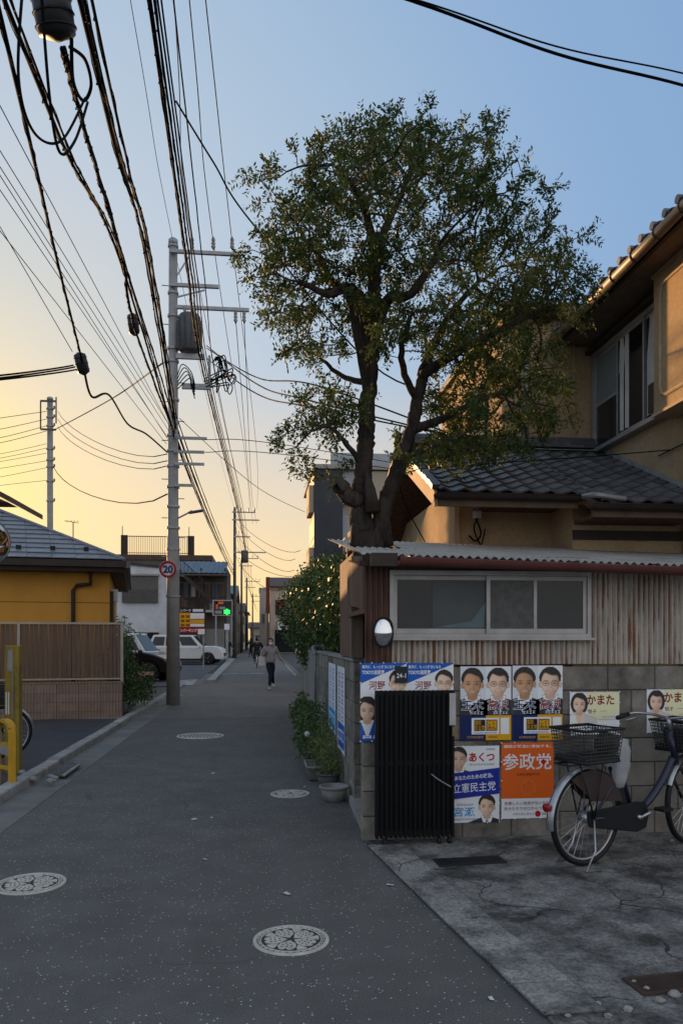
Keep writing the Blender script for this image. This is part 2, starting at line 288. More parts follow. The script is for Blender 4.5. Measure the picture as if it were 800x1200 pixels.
# ------------------------------------------------------------------ ground, road, kerb
struct(MB().box(-500, 500, -60, 900, -.3, -.03), 'ground', mat('bare_ground', (.10, .095, .085), (.07, .068, .06), .4, .95))
gx = [[(x, y, 0) for x in (-2.05, -1, 0, 1.75)] for y in (-8, 3, 6, 20, 40, 75, 160)]
struct(MB().sheet(gx), 'road', A_ROAD)
mb = MB()
for k in range(20):
    y = -6+k*2.; mb.box(-2.41, -2.045, y+.006, y+1.994, -.05, .004)
struct(mb, 'gutter_strip', mat('gutter_concrete', (.20, .193, .183), (.14, .136, .129), 3, .9, .5, 70, c3=(.11, .107, .10), s3=1.2, lo3=.45, hi3=.7))
kb = struct(MB().box(-2.55, -2.43, -6, 25.2, -.05, .055), 'kerb', A_MORTAR)
ks = MB().box(-.075, .075, .004, .594, -.06, .095).mesh('kerb_stone', A_KERB)
bm = bmesh.new(); bm.from_mesh(ks); bmesh.ops.bevel(bm, geom=list(bm.edges), offset=.012, segments=1, affect='EDGES'); bm.to_mesh(ks); bm.free()
for k in range(52): put('kerb_stone', ks, kb, (-2.487+random.uniform(-.004, .004), -6+k*.6, random.uniform(-.012, .004)))
struct(MB().box(-9, -2.565, -6, 14.75, -.05, .05), 'forecourt', A_DARKLOT)
struct(MB().box(-3.6, -2.57, 14.75, 18.9, -.05, .045), 'planting_verge', A_CONC)
struct(MB().box(-16, -2.3, 25.3, 52, -.05, .012), 'car_park', mat('car_park_asphalt', (.10, .10, .105), (.075, .075, .08), 2, .85, .4, 120))
mb = MB()   # painted markings
for q in ([P(206, 797, Z=.018), P(232, 796, Z=.018), P(226, 803, Z=.018), P(203, 803, Z=.018)], [P(250, 790, Z=.006), P(264, 789, Z=.006), P(264, 790.6, Z=.006), P(249, 791.6, Z=.006)]):
    mb.add(q, [(0, 1, 2, 3)])
mb.box(-2.0, -1.92, 29, 75, .003, .006).box(1.42, 1.5, 32, 76, .003, .006)
for y in (34, 47, 58, 69): mb.box(-1.5, .2, y, y+.35, .003, .0065)
struct(mb, 'road_marking', mat('worn_paint', (.55, .55, .53), (.25, .25, .25), 5, .8, c3=(.11, .11, .115), s3=3, lo3=.45, hi3=.62))
# apron of the house
ap = [(.79, 5.9), (.80, 5.64), (1.0, 4.12), (1.16, 3.02), (1.5, -2), (9, -2), (9, 5.9)]
struct(MB().ext([(x, y, -.04) for x, y in ap], (0, 0, .052)), 'apron', A_APRON)
mb = MB(); ed = [(.80, 5.62), (1.0, 4.12), (1.16, 3.02), (1.5, -2)]; k = 0
pts = [Vector((lerp(ed[i][0], ed[i+1][0], t), lerp(ed[i][1], ed[i+1][1], t), 0)) for i in range(3) for t in (0, .25, .5, .75)]
es = struct(MB().ext([(.81, 5.6, -.05), (1.01, 4.12, -.05), (1.17, 3.02, -.05), (1.51, -2, -.05), (1.7, -2, -.05), (1.36, 3.02, -.05), (1.2, 4.12, -.05), (1.0, 5.6, -.05)], (0, 0, .06)), 'apron_edge', A_MORTAR)
for i in range(0, 8):
    a = pts[i]; b = pts[i+1]; d = (b-a)*.012; n_ = Vector((.25, 0, 0)); j = random.uniform(-.006, .006)
    mb = MB().ext([a+d+V(-.012, 0, .012), b-d+V(-.012, 0, .012), b-d+n_+V(j, 0, .012), a+d+n_+V(j, 0, .012)], (0, 0, .014+j*.6)); mb.build('slab', cracked('edge_concrete', (.22, .21, .195), (.33, .315, .29), (.10, .096, .09), 1.1, .006), es, bev=.004)
struct(MB().ext([(.80, 5.86, -.04), (1.06, 5.86, -.04), (.98, 7.2, -.04), (.83, 7.2, -.04)], (0, 0, .11)), 'threshold', A_CONC)
struct(MB().box(-2.6, 5.2, 7.2, 40, -.05, -.008), 'yard', mat('yard_soil', (.07, .06, .05), (.05, .045, .04), 2, .95))

# ------------------------------------------------------------------ block walls
def blockwall(root, face, s0, s1, rows, axis, t=.12, gap=.008, hh=.19, ln=.39, m=A_BLOCK, name='block'):
    """running-bond blocks; axis 'x': wall along X with its face at Y=face; 'y': along Y with its face at X=face"""
    mo = MB()
    if axis == 'x': mo.box(s0+.01, s1-.01, face+.008, face+t-.008, 0, rows*hh-.006)
    else: mo.box(face+.008, face+t-.008, s0+.01, s1-.01, 0, rows*hh-.006)
    mo.build('mortar', A_MORTAR, root); cache = {}
    for r in range(rows):
        s = s0-(ln/2 if r % 2 else 0)
        while s < s1-.02:
            a, b = max(s, s0), min(s+ln, s1); s += ln
            if b-a < .06: continue
            L_ = round(b-a, 3)
            if L_ not in cache:
                mb = MB()
                if axis == 'x': mb.box(gap/2, L_-gap/2, 0, t, gap/2, hh-gap/2)
                else: mb.box(0, t, gap/2, L_-gap/2, gap/2, hh-gap/2)
                me = mb.mesh(name, m); bm = bmesh.new(); bm.from_mesh(me); bmesh.ops.bevel(bm, geom=list(bm.edges), offset=.006, segments=1, affect='EDGES'); bm.to_mesh(me); bm.free(); cache[L_] = me
            j = random.uniform(-.0025, .0025)
            put(name, cache[L_], root, (a, face+j, r*hh) if axis == 'x' else (face+j, a, r*hh))
WY = 5.8
bw = thing('block_wall', 'grey concrete block wall plastered with election posters below rusty corrugated sheeting', 'wall', (2.3, WY, 0))
blockwall(bw, WY, .77, 4.4, 7, 'x')
sw = thing('block_wall', 'narrow grey block wall along the lane with flower pots at its foot', 'wall', (.9, 9.5, 0))
blockwall(sw, .86, 7.05, 11.9, 7, 'y', t=.13)
MB().box(.85, 1.0, 7.04, 11.91, 1.334, 1.36).build('coping', A_CONC, sw)
bf = thing('board_fence', 'pale weathered board fence along the lane under the hedge', 'fence', (.9, 14, 0))
for k in range(16):
    y = 12.45+k*.27; MB().box(.88, .905, y, y+.255, .06+random.uniform(-.02, .02), 1.34+random.uniform(-.03, .03)).build('board', mat('grey_board', (.33, .32, .29), (.2, .195, .18), 8, .9, .4, 70, stretch=(3, 3, .3), rand=.2), bf)
MB().box(.906, .95, 12.4, 16.8, .3, .38).box(.906, .95, 12.4, 16.8, 1.05, 1.13).build('rail', A_WOOD, bf)
for y in (12.42, 14.6, 16.75): MB().box(.952, 1.03, y, y+.07, 0, 1.3).build('post', A_WOOD, bf)

# ------------------------------------------------------------------ shed with corrugated sheeting
sh = thing('shed', 'low lean-to shed clad in rusty corrugated sheets with a sliding window', 'shed', (2.3, 6.8, 0))
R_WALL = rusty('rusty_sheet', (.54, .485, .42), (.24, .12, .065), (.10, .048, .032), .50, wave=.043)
R_BROWN = rusty('brown_rusty_sheet', (.12, .066, .052), (.17, .085, .055), (.055, .03, .024), .5)
R_ROOF = rusty('zinc_roof', (.46, .44, .40), (.36, .33, .28), (.13, .1, .08), .52, False, 4)
def corr(x0, x1, z0, z1, y, m, pitch=.043, amp=.012, parent=None, name='corrugated_sheet'):
    n = int((x1-x0)/pitch*6)+1; xs = [x0+(x1-x0)*i/n for i in range(n+1)]
    g = [[(x, y+amp*math.sin(2*math.pi*x/pitch), z) for x in xs] for z in (z0, (z0+z1)/2, z1)]
    mb = MB().sheet(g); return mb.build(name, m, parent, True)
wx0, wx1, wz0, wz1 = 1.02, 2.57, 1.585, 2.04
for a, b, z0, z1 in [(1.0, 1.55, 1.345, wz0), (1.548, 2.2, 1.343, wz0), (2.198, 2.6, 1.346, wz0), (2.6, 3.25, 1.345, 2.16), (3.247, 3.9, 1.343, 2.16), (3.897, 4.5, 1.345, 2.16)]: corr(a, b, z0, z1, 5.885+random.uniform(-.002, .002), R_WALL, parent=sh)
corr(.80, 1.01, 1.345, 2.13, 5.882, R_BROWN, parent=sh)
MB().box(.98, 2.61, 5.91, 5.93, 2.03, 2.2).build('flashing_panel', mat('dull_panel', (.24, .24, .235), (.18, .18, .175), 4, .6), sh)
MB().box(.81, 4.5, 5.94, 5.99, 1.34, 1.4).box(.81, 4.5, 5.94, 5.99, 2.08, 2.13).box(2.62, 2.67, 5.94, 5.99, 1.4, 2.08).build('wall_frame', A_WOOD, sh)
wd = MB().box(wx0-.03, wx1+.03, 5.835, 5.89, wz1, wz1+.035).box(wx0-.03, wx1+.03, 5.835, 5.89, wz0-.03, wz0).box(wx0-.03, wx0, 5.835, 5.89, wz0, wz1).box(wx1, wx1+.03, 5.835, 5.89, wz0, wz1).build('window', A_ALU, sh)
wm = (wx0+wx1)/2-.02
for a, b, y in ((wx0+.002, wm+.02, 5.868), (wm-.02, wx1-.002, 5.848)):
    MB().box(a, b, y, y+.015, wz1-.035, wz1-.002).box(a, b, y, y+.015, wz0+.002, wz0+.04).box(a, a+.03, y, y+.015, wz0+.04, wz1-.035).box(b-.03, b, y, y+.015, wz0+.04, wz1-.035).build('sash', A_ALU, wd)
    MB().box(a+.03, b-.03, y+.005, y+.009, wz0+.04, wz1-.035).build('pane', mat('shed_glass', (.014, .018, .020), (.024, .029, .031), 2.5, .08, spec=.3), wd)
MB().box(wx0+.31, wm-.01, 5.8695, 5.8715, wz0+.042, wz1-.037).build('reflection_sheet', mat('reflection_tone', (.07, .085, .09), (.045, .055, .06), 3, .3), wd); MB().box(wm+.012, wm+.36, 5.8495, 5.8515, wz0+.042, wz1-.037).build('reflection_sheet', mat('speckled_reflection', (.10, .105, .10), (.055, .06, .058), 14, .3), wd)  # paler sheets stand in for light reflected in the panes
MB().box(wm+.36, wm+.385, 5.845, 5.86, wz0+.04, wz1-.035).build('glazing_bar', A_ALU, wd)
mb = MB(); mb.ext([(wx0+.33, 5.8672, wz0+.05), (wx0+.72, 5.8672, wz0+.05), (wx0+.735, 5.8672, wz0+.25), (wx0+.62, 5.8672, wz0+.1)], (0, .0015, 0)); mb.build('torn_film', mat('torn_plastic', (.12, .17, .19), (.09, .13, .14), 4, .4), wd)
MB().box(wx0-.06, wx1+.06, 5.81, 5.89, wz0-.05, wz0-.031).build('sill', A_ALU, wd)
# doorway towards the lane: header boards, post
for k in range(8):
    y = 5.93+k*.145; MB().box(.80, .822, y, y+.138, 1.78+.012*k+random.uniform(-.015, .01), 2.12+.02*k).build('header_board', A_WOOD, sh)
MB().box(.825, .93, 6.96, 7.1, 1.37, 2.3).build('door_post', mat('bare_post', (.19, .15, .11), (.11, .085, .065), 6, .9, .4, 60, stretch=(3, 3, .3)), sh)
MB().box(.80, .88, 5.9, 7.1, 1.745, 1.782).build('lintel', A_WOOD, sh)
MB().box(.94, 4.5, 8.3, 8.34, 0, 2.5).build('back_wall', A_WOOD, sh)
MB().box(.86, .90, 7.12, 8.3, 1.37, 2.35).build('side_wall', A_WOOD, sh)
# corrugated roof sheets running down the slope
def rz(x, y): return 2.165-.026*(x-.9)+.165*(y-5.56)
xs0 = .72
for k in range(6):
    x0, x1 = xs0+k*.65, xs0+k*.65+.67
    n = 66; xs = [x0+(x1-x0)*i/n for i in range(n+1)]
    y0 = 5.56+random.uniform(-.012, .012); ys = [y0+(8.28-y0)*i/5 for i in range(6)]
    if k == 0:
        for xa, xb, ya, yb in ((x0, x1, y0, 6.62), (x0, .79, 6.62, 7.3), (1.22, x1, 6.62, 7.3), (x0, x1, 7.3, 8.28)):
            q = [xa+(xb-xa)*i/40 for i in range(41)]
            MB().sheet([[(x, y, rz(x, y)+.011*math.sin(2*math.pi*x/.0635)) for x in q] for y in (ya, yb)]).build('roof_sheet', R_ROOF, sh, True)
    else:
        MB().sheet([[(x, y, rz(x, y)+.011*math.sin(2*math.pi*x/.0635)+.003*(k % 2)) for x in xs] for y in ys]).build('roof_sheet', R_ROOF, sh, True)
MB().box(.74, 4.5, 5.75, 5.81, 2.10, 2.135).build('eave_beam', A_WOOD, sh)
g0, g1 = V(1.0, 5.51, 2.135), V(4.6, 5.51, 2.045); mb = MB()
prof = [(.058*math.cos(a), .058*math.sin(a)) for a in [math.pi+math.pi*i/8 for i in range(9)]]
grid = [[p+V(0, q[0]*s, q[1]*s) for s in (1, .94) for q in (prof if s == 1 else prof[::-1])] for p in (g0, g1)]
mb.sheet(grid).tube([g0+V(0, -.05, 0), g1+V(0, -.05, 0)], .008, 6).tube([g0+V(0, .05, 0), g1+V(0, .05, 0)], .006, 6)
gut = mb.build('gutter', mat('maroon_gutter', (.15, .05, .04), (.10, .036, .03), 5, .5), sh, True)
for k in range(6): MB().bar((1.1+k*.62, 5.47, 2.155-.0245*(1.1+k*.62-1.0)), (1.1+k*.62, 5.75, 2.165-.0245*(1.1+k*.62-1.0)), .015, .008).build('bracket', A_DKBROWN, gut)
MB().box(.80, .99, 5.5, 5.6, 2.075, 2.17).build('gutter_end_box', A_DKBROWN, sh)
# ------------------------------------------------------------------ tan house behind the shed
ho = thing('house', 'tan stucco two-storey house with grey tiled lower roof behind the shed', 'house', (4.5, 9, 0))
SL = .443; AN = math.atan(SL)
def lz(y): return 3.07+SL*(y-7.7)
MB().box(2.22, 3.36, 8.62, 8.8, 0, 3.25).box(2.22, 2.4, 8.8, 12, 0, 3.3).box(3.36, 4.6, 8.02, 8.8, 0, 3.0).build('lower_wall', A_STUCCO, ho)
MB().box(4.6, 9, 7.9, 10, 0, 3.2).box(4.52, 9, 4.6, 10, 2.85, 5.75).build('upper_wall', A_STUCCO, ho)
MB().box(3.22, 4.52, 10.02, 13.5, 2.9, 5.85).build('wing_wall', A_STUCCO, ho)
MB().box(2.95, 3.3, 9.95, 10.0, 3.9, 4.05).build('corner_trim', A_DKBROWN, ho)
# boarded eave of the tiled roof
dk = MB()
for x0, x1, y0 in ((1.8, 3.3, 7.72), (3.3, 4.52, 7.42)):
    dk.ext([(x0, y0, lz(y0)-.10), (x0, 10, lz(10)-.10), (x0, 10, lz(10)-.03), (x0, y0, lz(y0)-.03)], (x1-x0, 0, 0))
dk.ext([(1.8, 10, lz(10)-.10), (1.8, 12.4, lz(10)-.10-2.4*SL), (1.8, 12.4, lz(10)-.03-2.4*SL), (1.8, 10, lz(10)-.03)], (1.32, 0, 0))
dk.build('roof_deck', A_WOOD, ho)
GOLD = mat('pale_timber', (.5, .37, .23), (.4, .29, .18), 6, .8, stretch=(1, .3, 1))
MB().ext([(1.76, 7.68, lz(7.68)-.17), (1.76, 10, lz(10)-.17), (1.76, 10, lz(10)-.01), (1.76, 7.68, lz(7.68)-.01)], (.035, 0, 0)).build('barge_board', GOLD, ho)
MB().ext([(1.76, 10.002, lz(10)-.17), (1.76, 12.45, lz(10)-.17-2.45*SL), (1.76, 12.45, lz(10)-.01-2.45*SL), (1.76, 10.002, lz(10)-.01)], (.035, 0, 0)).build('barge_board', GOLD, ho)
for x0, x1, y0 in ((1.8, 3.28, 7.70), (3.3, 4.6, 7.40)):
    z = lz(y0); MB().box(x0, x1, y0-.02, y0+.015, z-.17, z-.04).build('fascia', mat('eave_timber', (.17, .12, .08), (.12, .085, .06), 5, .85), ho)
    g = MB(); prf = [(.055*math.cos(a), .055*math.sin(a)) for a in [math.pi+math.pi*i/8 for i in range(9)]]
    g.sheet([[V(x, y0-.085+q[0]*s, z-.055+q[1]*s) for s in (1, .9) for q in (prf if s == 1 else prf[::-1])] for x in (x0-.05, x1)])
    g.tube([(x0-.05, y0-.14, z-.055), (x1, y0-.14, z-.055)], .008, 6); go = g.build('gutter', A_DKBROWN, ho, True)
MB().box(2.42, 3.35, 8.3, 8.6, 3.0, 3.04).box(3.37, 4.5, 7.45, 8.0, 2.78, 2.82).build('soffit', A_WOOD, ho)
MB().box(3.36, 4.6, 7.98, 8.018, 2.62, 2.72).build('tie_beam', A_DKBROWN, ho)
MB().box(2.20, 2.26, 8.59, 8.618, 2.3, 3.2).build('corner_post', GOLD, ho)
MB().tube(spline([(3.28, 7.55, 3.0), (3.33, 7.36, 2.98), (3.52, 7.33, 2.95), (3.62, 7.33, 2.94)]), .03, 8).build('downpipe', A_STEEL, ho, True)
# the tiles, one by one
tw, te = .225, .215
cs = [(0, .020), (.03, .034), (.06, .030), (.10, .010), (.14, 0), (.18, .004), (.225, .022), (.245, .024)]
tm = MB(); nn = len(cs)
tm.sheet([[(x, -.02, z+.022) for x, z in cs], [(x, .24, z) for x, z in cs]])
tm.sheet([[(x, -.02, z+.002) for x, z in cs], [(x, -.02, z+.022) for x, z in cs]])
TILE = tm.mesh('roof_tile', A_TILE)
for j in range(12):
    x = 1.80+j*tw; y = 7.66 if x < 3.2 else 7.37
    while y < 9.93:
        put('roof_tile', TILE, ho, (x, y, lz(y)-.015), (AN+random.uniform(-.012, .012), random.uniform(-.01, .01), random.uniform(-.012, .012))); y += te*math.cos(AN)
for j in range(6):
    x = 1.8+j*tw
    for i in range(11):
        y = 12.4-i*te*math.cos(AN); put('roof_tile', TILE, ho, (x+tw, y, lz(10)-.015-(y-10)*SL), (AN, 0, math.pi))
E_T = MB().tube([(0, 0, 0), (0, .06, 0)], .042, 12).mesh('eave_tile', A_TILE)
for k in range(11):   # verge tiles along the gable
    y = 7.72+k*.21; put('verge_tile', MB().obox((0, 0, 0), (.09, .22, .05)).mesh('verge_tile', A_TILE) if k == 0 else vt, ho, (1.79, y+.1, lz(y+.1)+.03), (AN+.06, 0, 0))
    if k == 0: vt = bpy.data.objects['verge_tile'].data
NOSHI = MB().box(0, .27, -.11, .11, 0, .035).mesh('ridge_tile', A_TILE)
for lv in range(2):
    for k in range(12): put('ridge_tile', NOSHI, ho, (1.8+k*.275+lv*.1, 9.93+lv*.012, lz(9.93)+.03+lv*.04), (0, random.uniform(-.01, .01), 0))
CAP = MB().tube([(0, 0, 0), (.27, 0, 0)], .07, 10).mesh('ridge_cap', A_TILE)
for k in range(10): put('ridge_cap', CAP, ho, (1.75+k*.275, 9.95, lz(9.93)+.12), None)
MB().box(2.9, 4.5, 9.70, 9.79, lz(9.74)+.045, lz(9.74)+.055).build('flashing', mat('grey_flashing', (.30, .30, .30), (.2, .2, .2), 6, .6), ho)
MB().box(3.0, 4.5, 9.81, 9.83, lz(9.8)+.0, lz(9.8)+.03).build('flashing', MATS['grey_flashing'], ho)
# stepped flashing down the wall
MB().ext([(4.505, 7.5, lz(7.5)+.04), (4.505, 9.9, lz(9.9)+.04), (4.505, 9.9, lz(9.9)+.09), (4.505, 7.5, lz(7.5)+.09)], (.012, 0, 0)).build('flashing', MATS['grey_flashing'], ho)
# eave roof of the upper storey: slopes up to the right
def uz(x): return 5.62+.42*(x-3.95)
MB().ext([(3.95, 4, 5.55), (8, 4, 5.55+.42*4.05), (8, 4, 5.62+.42*4.05), (3.95, 4, 5.62)], (0, 6.7, 0)).build('upper_roof_deck', A_WOOD, ho)
MB().box(3.93, 3.965, 3.98, 10.72, 5.47, 5.60).build('fascia', A_DKBROWN, ho)
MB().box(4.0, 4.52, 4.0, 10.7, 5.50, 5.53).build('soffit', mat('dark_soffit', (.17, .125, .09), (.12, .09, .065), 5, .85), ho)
rf = MB()
g = MB().tube([(3.87, 3.8, 5.54), (3.87, 10.74, 5.50)], .055, 10); g.build('gutter', mat('tan_gutter', (.20, .155, .11), (.14, .11, .08), 4, .5), ho, True)
for k in range(14): MB().torus((3.87, 4.4+k*.46, 5.537-k*.0025), .058, .007, 16, 6, Matrix.Rotation(R(90), 3, 'X')).build('gutter_bracket', A_DKBROWN, ho)
for k in range(29):
    y = 3.95+k*.235
    for i in range(3):
        x = 3.93+i*.2; put('roof_tile', TILE, ho, (x, y+.24, uz(x)+.005), (math.atan(.42), 0, -math.pi/2))
    put('eave_tile', E_T, ho, (3.86, y+.03, uz(3.9)+.05), (0, 0, -math.pi/2))
# window on the lane side, upper floor
FX = 4.5
uw = MB().box(4.44, 4.52, 7.9, 9.97, 5.31, 5.37).box(4.40, 4.52, 7.9, 9.97, 4.02, 4.07).box(4.44, 4.52, 9.91, 9.97, 4.07, 5.31).build('upper_window', A_ALU, ho)
MB().box(4.36, 4.52, 7.9, 9.98, 5.372, 5.42).build('window_hood', A_DKBROWN, uw)
for a, b, x, g in ((9.22, 9.91, 4.47, 1), (8.55, 9.25, 4.45, 2), (7.9, 8.58, 4.47, 2)):
    MB().box(x, x+.02, a, a+.035, 4.07, 5.31).box(x, x+.02, b-.035, b, 4.07, 5.31).box(x, x+.02, a+.035, b-.035, 4.07, 4.11).box(x, x+.02, a+.035, b-.035, 5.27, 5.31).build('sash', A_ALU, uw)
    if g == 1:
        MB().box(x+.006, x+.012, a+.035, b-.035, 4.68, 5.27).build('pane', mat('frosted_pane', (.17, .20, .19), (.15, .17, .165), 3, .3), uw)
        MB().box(x+.001, x+.018, a+.035, b-.035, 4.64, 4.68).build('glazing_bar', A_ALU, uw)
        MB().box(x+.006, x+.012, a+.035, b-.035, 4.11, 4.64).build('pane', A_GLASS, uw)
    else: MB().box(x+.006, x+.010, a+.035, b-.035, 4.11, 5.27).build('pane', mat('clear_dark_pane', (.012, .014, .016), None, 1, .05, spec=.3), uw)
CUR = mat('curtain', (.55, .54, .50), (.42, .41, .38), 4, .9)
for a, b in ((8.9, 9.2), (8.12, 8.5)):   # curtains just behind the glass
    MB().sheet([[(4.448+.012*math.sin(y*46)+(.018 if a > 8.9 else .0), y, z) for y in [a+(b-a)*i/30*(1 if z < 5 else .75)for i in range(31)]] for z in (4.12, 4.8, 5.26)]).build('curtain', CUR, uw, True)
MB().box(4.43, 4.445, 8.18, 8.42, 4.13, 4.46).build('wall_picture', A_DKBROWN, uw)
# shutter box with a raised moulding
sb = MB().box(4.26, 4.5, 5.6, 7.97, 3.99, 5.46).build('shutter_box', A_STUCCO, ho)
MB().box(4.24, 4.5, 5.58, 7.985, 5.462, 5.50).build('edge_trim', GOLD, sb); MB().box(4.24, 4.5, 5.58, 7.985, 3.955, 3.988).build('edge_trim', GOLD, sb)
y0, y1, z0, z1, q = 5.7, 7.82, 4.13, 5.34, .12
MB().tube([(4.258, y0, z1), (4.258, y1-q, z1), (4.258, y1-.03, z1-.03), (4.258, y1, z1-q), (4.258, y1, z0+q), (4.258, y1-.03, z0+.03), (4.258, y1-q, z0), (4.258, y0, z0)], .02, 6).build('moulding', mat('tan_moulding', (.60, .46, .29), None, 8, .8), sb)
MB().tube([(3.55, 10.0, 3.9), (3.55, 9.98, 5.6)], .03, 8).build('downpipe', A_STEEL, ho, True)
MB().tube([(4.2, 9.98, 4.0), (4.2, 9.98, 5.5)], .012, 6).build('conduit', A_STUCCO, ho)
MB().tube(spline([P(500, 640, Y=8.4), P(470, 560, Y=8.1), P(560, 545, Y=8.3), P(690, 535, Y=8.4), V(4.5, 8.0, 3.62)], 6), .006, 6).build('service_wire', A_CABLE, ho)
MB().tube([(4.49, 8.3, 3.62), (4.49, 7.2, 3.64)], .007, 6).build('service_wire', A_CABLE, ho)
wb = MB().box(2.42, 2.5, 8.53, 8.615, 2.92, 3.1).build('junction_box', A_WHITE, ho)
MB().tube(spline([(2.45, 8.57, 2.92), (2.5, 8.55, 2.75), (2.44, 8.55, 2.66), (2.36, 8.55, 2.72)], 6), .01, 6).tube(spline([(2.47, 8.57, 2.92), (2.42, 8.55, 2.8), (2.5, 8.55, 2.62), (2.55, 8.55, 2.8)], 6), .008, 6).build('cable_loop', A_CABLE, ho)
# wing details seen through the tree
MB().box(3.15, 4.6, 9.75, 13.7, 5.86, 5.95).build('wing_roof', A_DKBROWN, ho)
MB().box(3.185, 3.22, 10.7, 11.5, 4.0, 5.2).build('side_window', A_GLASS, ho)

# ------------------------------------------------------------------ generic distant building
def wall_mat(hexa, d=.25): 
    c = tuple(min(x*1.25, .75) for x in lin(hexa)); return mat('render_'+hexa, c, tuple(x*(1-d) for x in c), .8, .9, .2, 40)
ROOFS = {'blue': mat('blue_grey_roof', (.10, .15, .20), (.07, .11, .15), 3, .5), 'dark': mat('dark_roof', (.045, .045, .05), (.03, .03, .034), 4, .6), 'brown': mat('brown_roof', (.10, .06, .045), (.07, .045, .035), 4, .7)}
def building(name, label, x0, x1, y0, y1, h, wall, roof='flat', rm='dark', wins=(), cat='house', group=None, rise=1.3, over=.35):
    t = thing(name, label, cat, ((x0+x1)/2, (y0+y1)/2, 0), group=group)
    MB().box(x0, x1, y0, y1, 0, h).build('wall', wall, t); m = ROOFS[rm]; o = over
    if roof == 'flat': MB().box(x0-.08, x1+.08, y0-.08, y1+.08, h, h+.18).build('roof', wall, t)
    elif roof == 'gable_y':
        xm = (x0+x1)/2; MB().ext([(x0-o, y0-o, h-.1), (xm, y0-o, h+rise), (x1+o, y0-o, h-.1), (x1+o, y0-o, h+.06), (xm, y0-o, h+rise+.16), (x0-o, y0-o, h+.06)], (0, y1-y0+2*o, 0)).build('roof', m, t)
        MB().ext([(x0, y0+.02, h), (x1, y0+.02, h), (xm, y0+.02, h+rise-.1)], (0, y1-y0-.04, 0)).build('gable', wall, t)
    else:
        ym = (y0+y1)/2; MB().ext([(x0-o, y0-o, h-.1), (x0-o, ym, h+rise), (x0-o, y1+o, h-.1), (x0-o, y1+o, h+.06), (x0-o, ym, h+rise+.16), (x0-o, y0-o, h+.06)], (x1-x0+2*o, 0, 0)).build('roof', m, t)
        MB().ext([(x0+.02, y0, h), (x0+.02, y1, h), (x0+.02, ym, h+rise-.1)], (x1-x0-.04, 0, 0)).build('gable', wall, t)
    for wn_ in wins:                                                  # side, a0, a1, z0, z1
        s, a, b, z0, z1 = wn_; f = MB(); g = MB(); e = .05
        for (p, q, r_, s_) in ((a, b, z0, z0+e), (a, b, z1-e, z1), (a, a+e, z0+e, z1-e), (b-e, b, z0+e, z1-e), ((a+b)/2-e/2, (a+b)/2+e/2, z0+e, z1-e)):
            if s == 'f': f.box(p, q, y0-.06, y0+.02, r_, s_)
            elif s == 'l': f.box(x0-.06, x0+.02, p, q, r_, s_)
            else: f.box(x1-.02, x1+.06, p, q, r_, s_)
        if s == 'f': g.box(a+e, b-e, y0-.03, y0+.01, z0+e, z1-e)
        elif s == 'l': g.box(x0-.03, x0+.01, a+e, b-e, z0+e, z1-e)
        else: g.box(x1-.01, x1+.03, a+e, b-e, z0+e, z1-e)
        fo = f.build('window', A_ALU, t); g.build('pane', A_GLASS, fo)
    return t

# ------------------------------------------------------------------ ochre house and its fence, turned a little off the street
HR = R(9); O = V(-2.6, 15.0, 0)
yh = thing('house', 'ochre bungalow with grey slate hip roof behind a brown slat fence', 'house', O, HR, local=True)
OCH = mat('ochre_render', (.62, .31, .055), (.54, .265, .047), 1.5, .9, .5, 90, c3=(.42, .21, .045), s3=.9, lo3=.5, hi3=.75, stretch=(1, 1, .5))
MB().box(-9, -.27, .75, 7, 0, 3.0).build('wall', OCH, yh)
for z in (1.2, 2.25): MB().box(-9, -.265, .744, .76, z, z+.012).build('render_joint', mat('ochre_joint', (.2, .1, .022), None, 4, .9), yh)
e0, ze, rs = .3, 3.04, .47
def yz(d): return ze+.02+rs*d
kd = 3.5
MB().add([(.03, e0, ze+.01), (-9.5, e0, ze+.01), (-9.5, e0+kd, yz(kd)), (.03-kd, e0+kd, yz(kd)), (.03, e0+2*kd, ze+.01), (-9.5, e0+2*kd, ze+.01)], [(0, 3, 2, 1), (0, 4, 3), (4, 5, 2, 3), (0, 1, 5, 4)]).build('roof_deck', A_DKBROWN, yh)
SLATE = mat('house_slate', (.17, .18, .20), (.12, .13, .15), 8, .42, .2, 60, rand=.18, spec=.5)
ex = .285; cosr = 1/math.sqrt(1+rs*rs)
for r_ in range(12):
    d0 = r_*ex*cosr; d1 = d0+ex*cosr*1.06
    if d1 > kd: break
    xe = .03-d0-.02; x = xe-(.22 if r_ % 2 else .44); prev = xe; k = 0
    while prev > -7.2:
        xl = x
        a0 = prev-.006; a1 = min(prev-.006, .03-d1-.01) if k == 0 else prev-.006
        MB().ext([(a0, e0+d0-.03, yz(d0)+.02), (xl, e0+d0-.03, yz(d0)+.02), (xl, e0+d1, yz(d1)+.006), (a1, e0+d1, yz(d1)+.006)], (0, 0, .014)).build('slate', SLATE, yh)
        prev = xl; x -= .44; k += 1
mb = MB().tube([(.03, e0-.03, ze+.04), (.03-kd, e0+kd, yz(kd)+.05)], .035, 8); mb.build('hip_cap', SLATE, yh)
for k in range(6): MB().box(-.75-.62*k, -.66-.62*k, e0+.36, e0+.42, yz(.4)+.03, yz(.4)+.1).build('snow_guard', A_BLACK, yh)
MB().box(-9.5, .06, e0-.14, e0-.02, ze-.12, ze+.005).build('gutter', A_DKBROWN, yh)
MB().box(-9.5, .03, e0-.018, e0+.02, ze-.20, ze-.0).box(-.0, .03, e0+.022, 7.3, ze-.2, ze).build('fascia', A_DKBROWN, yh)
MB().box(.032, .13, e0-.14, 7.3, ze-.13, ze-.0).build('gutter', mat('grey_gutter', (.12, .115, .11), None, 5, .5), yh)
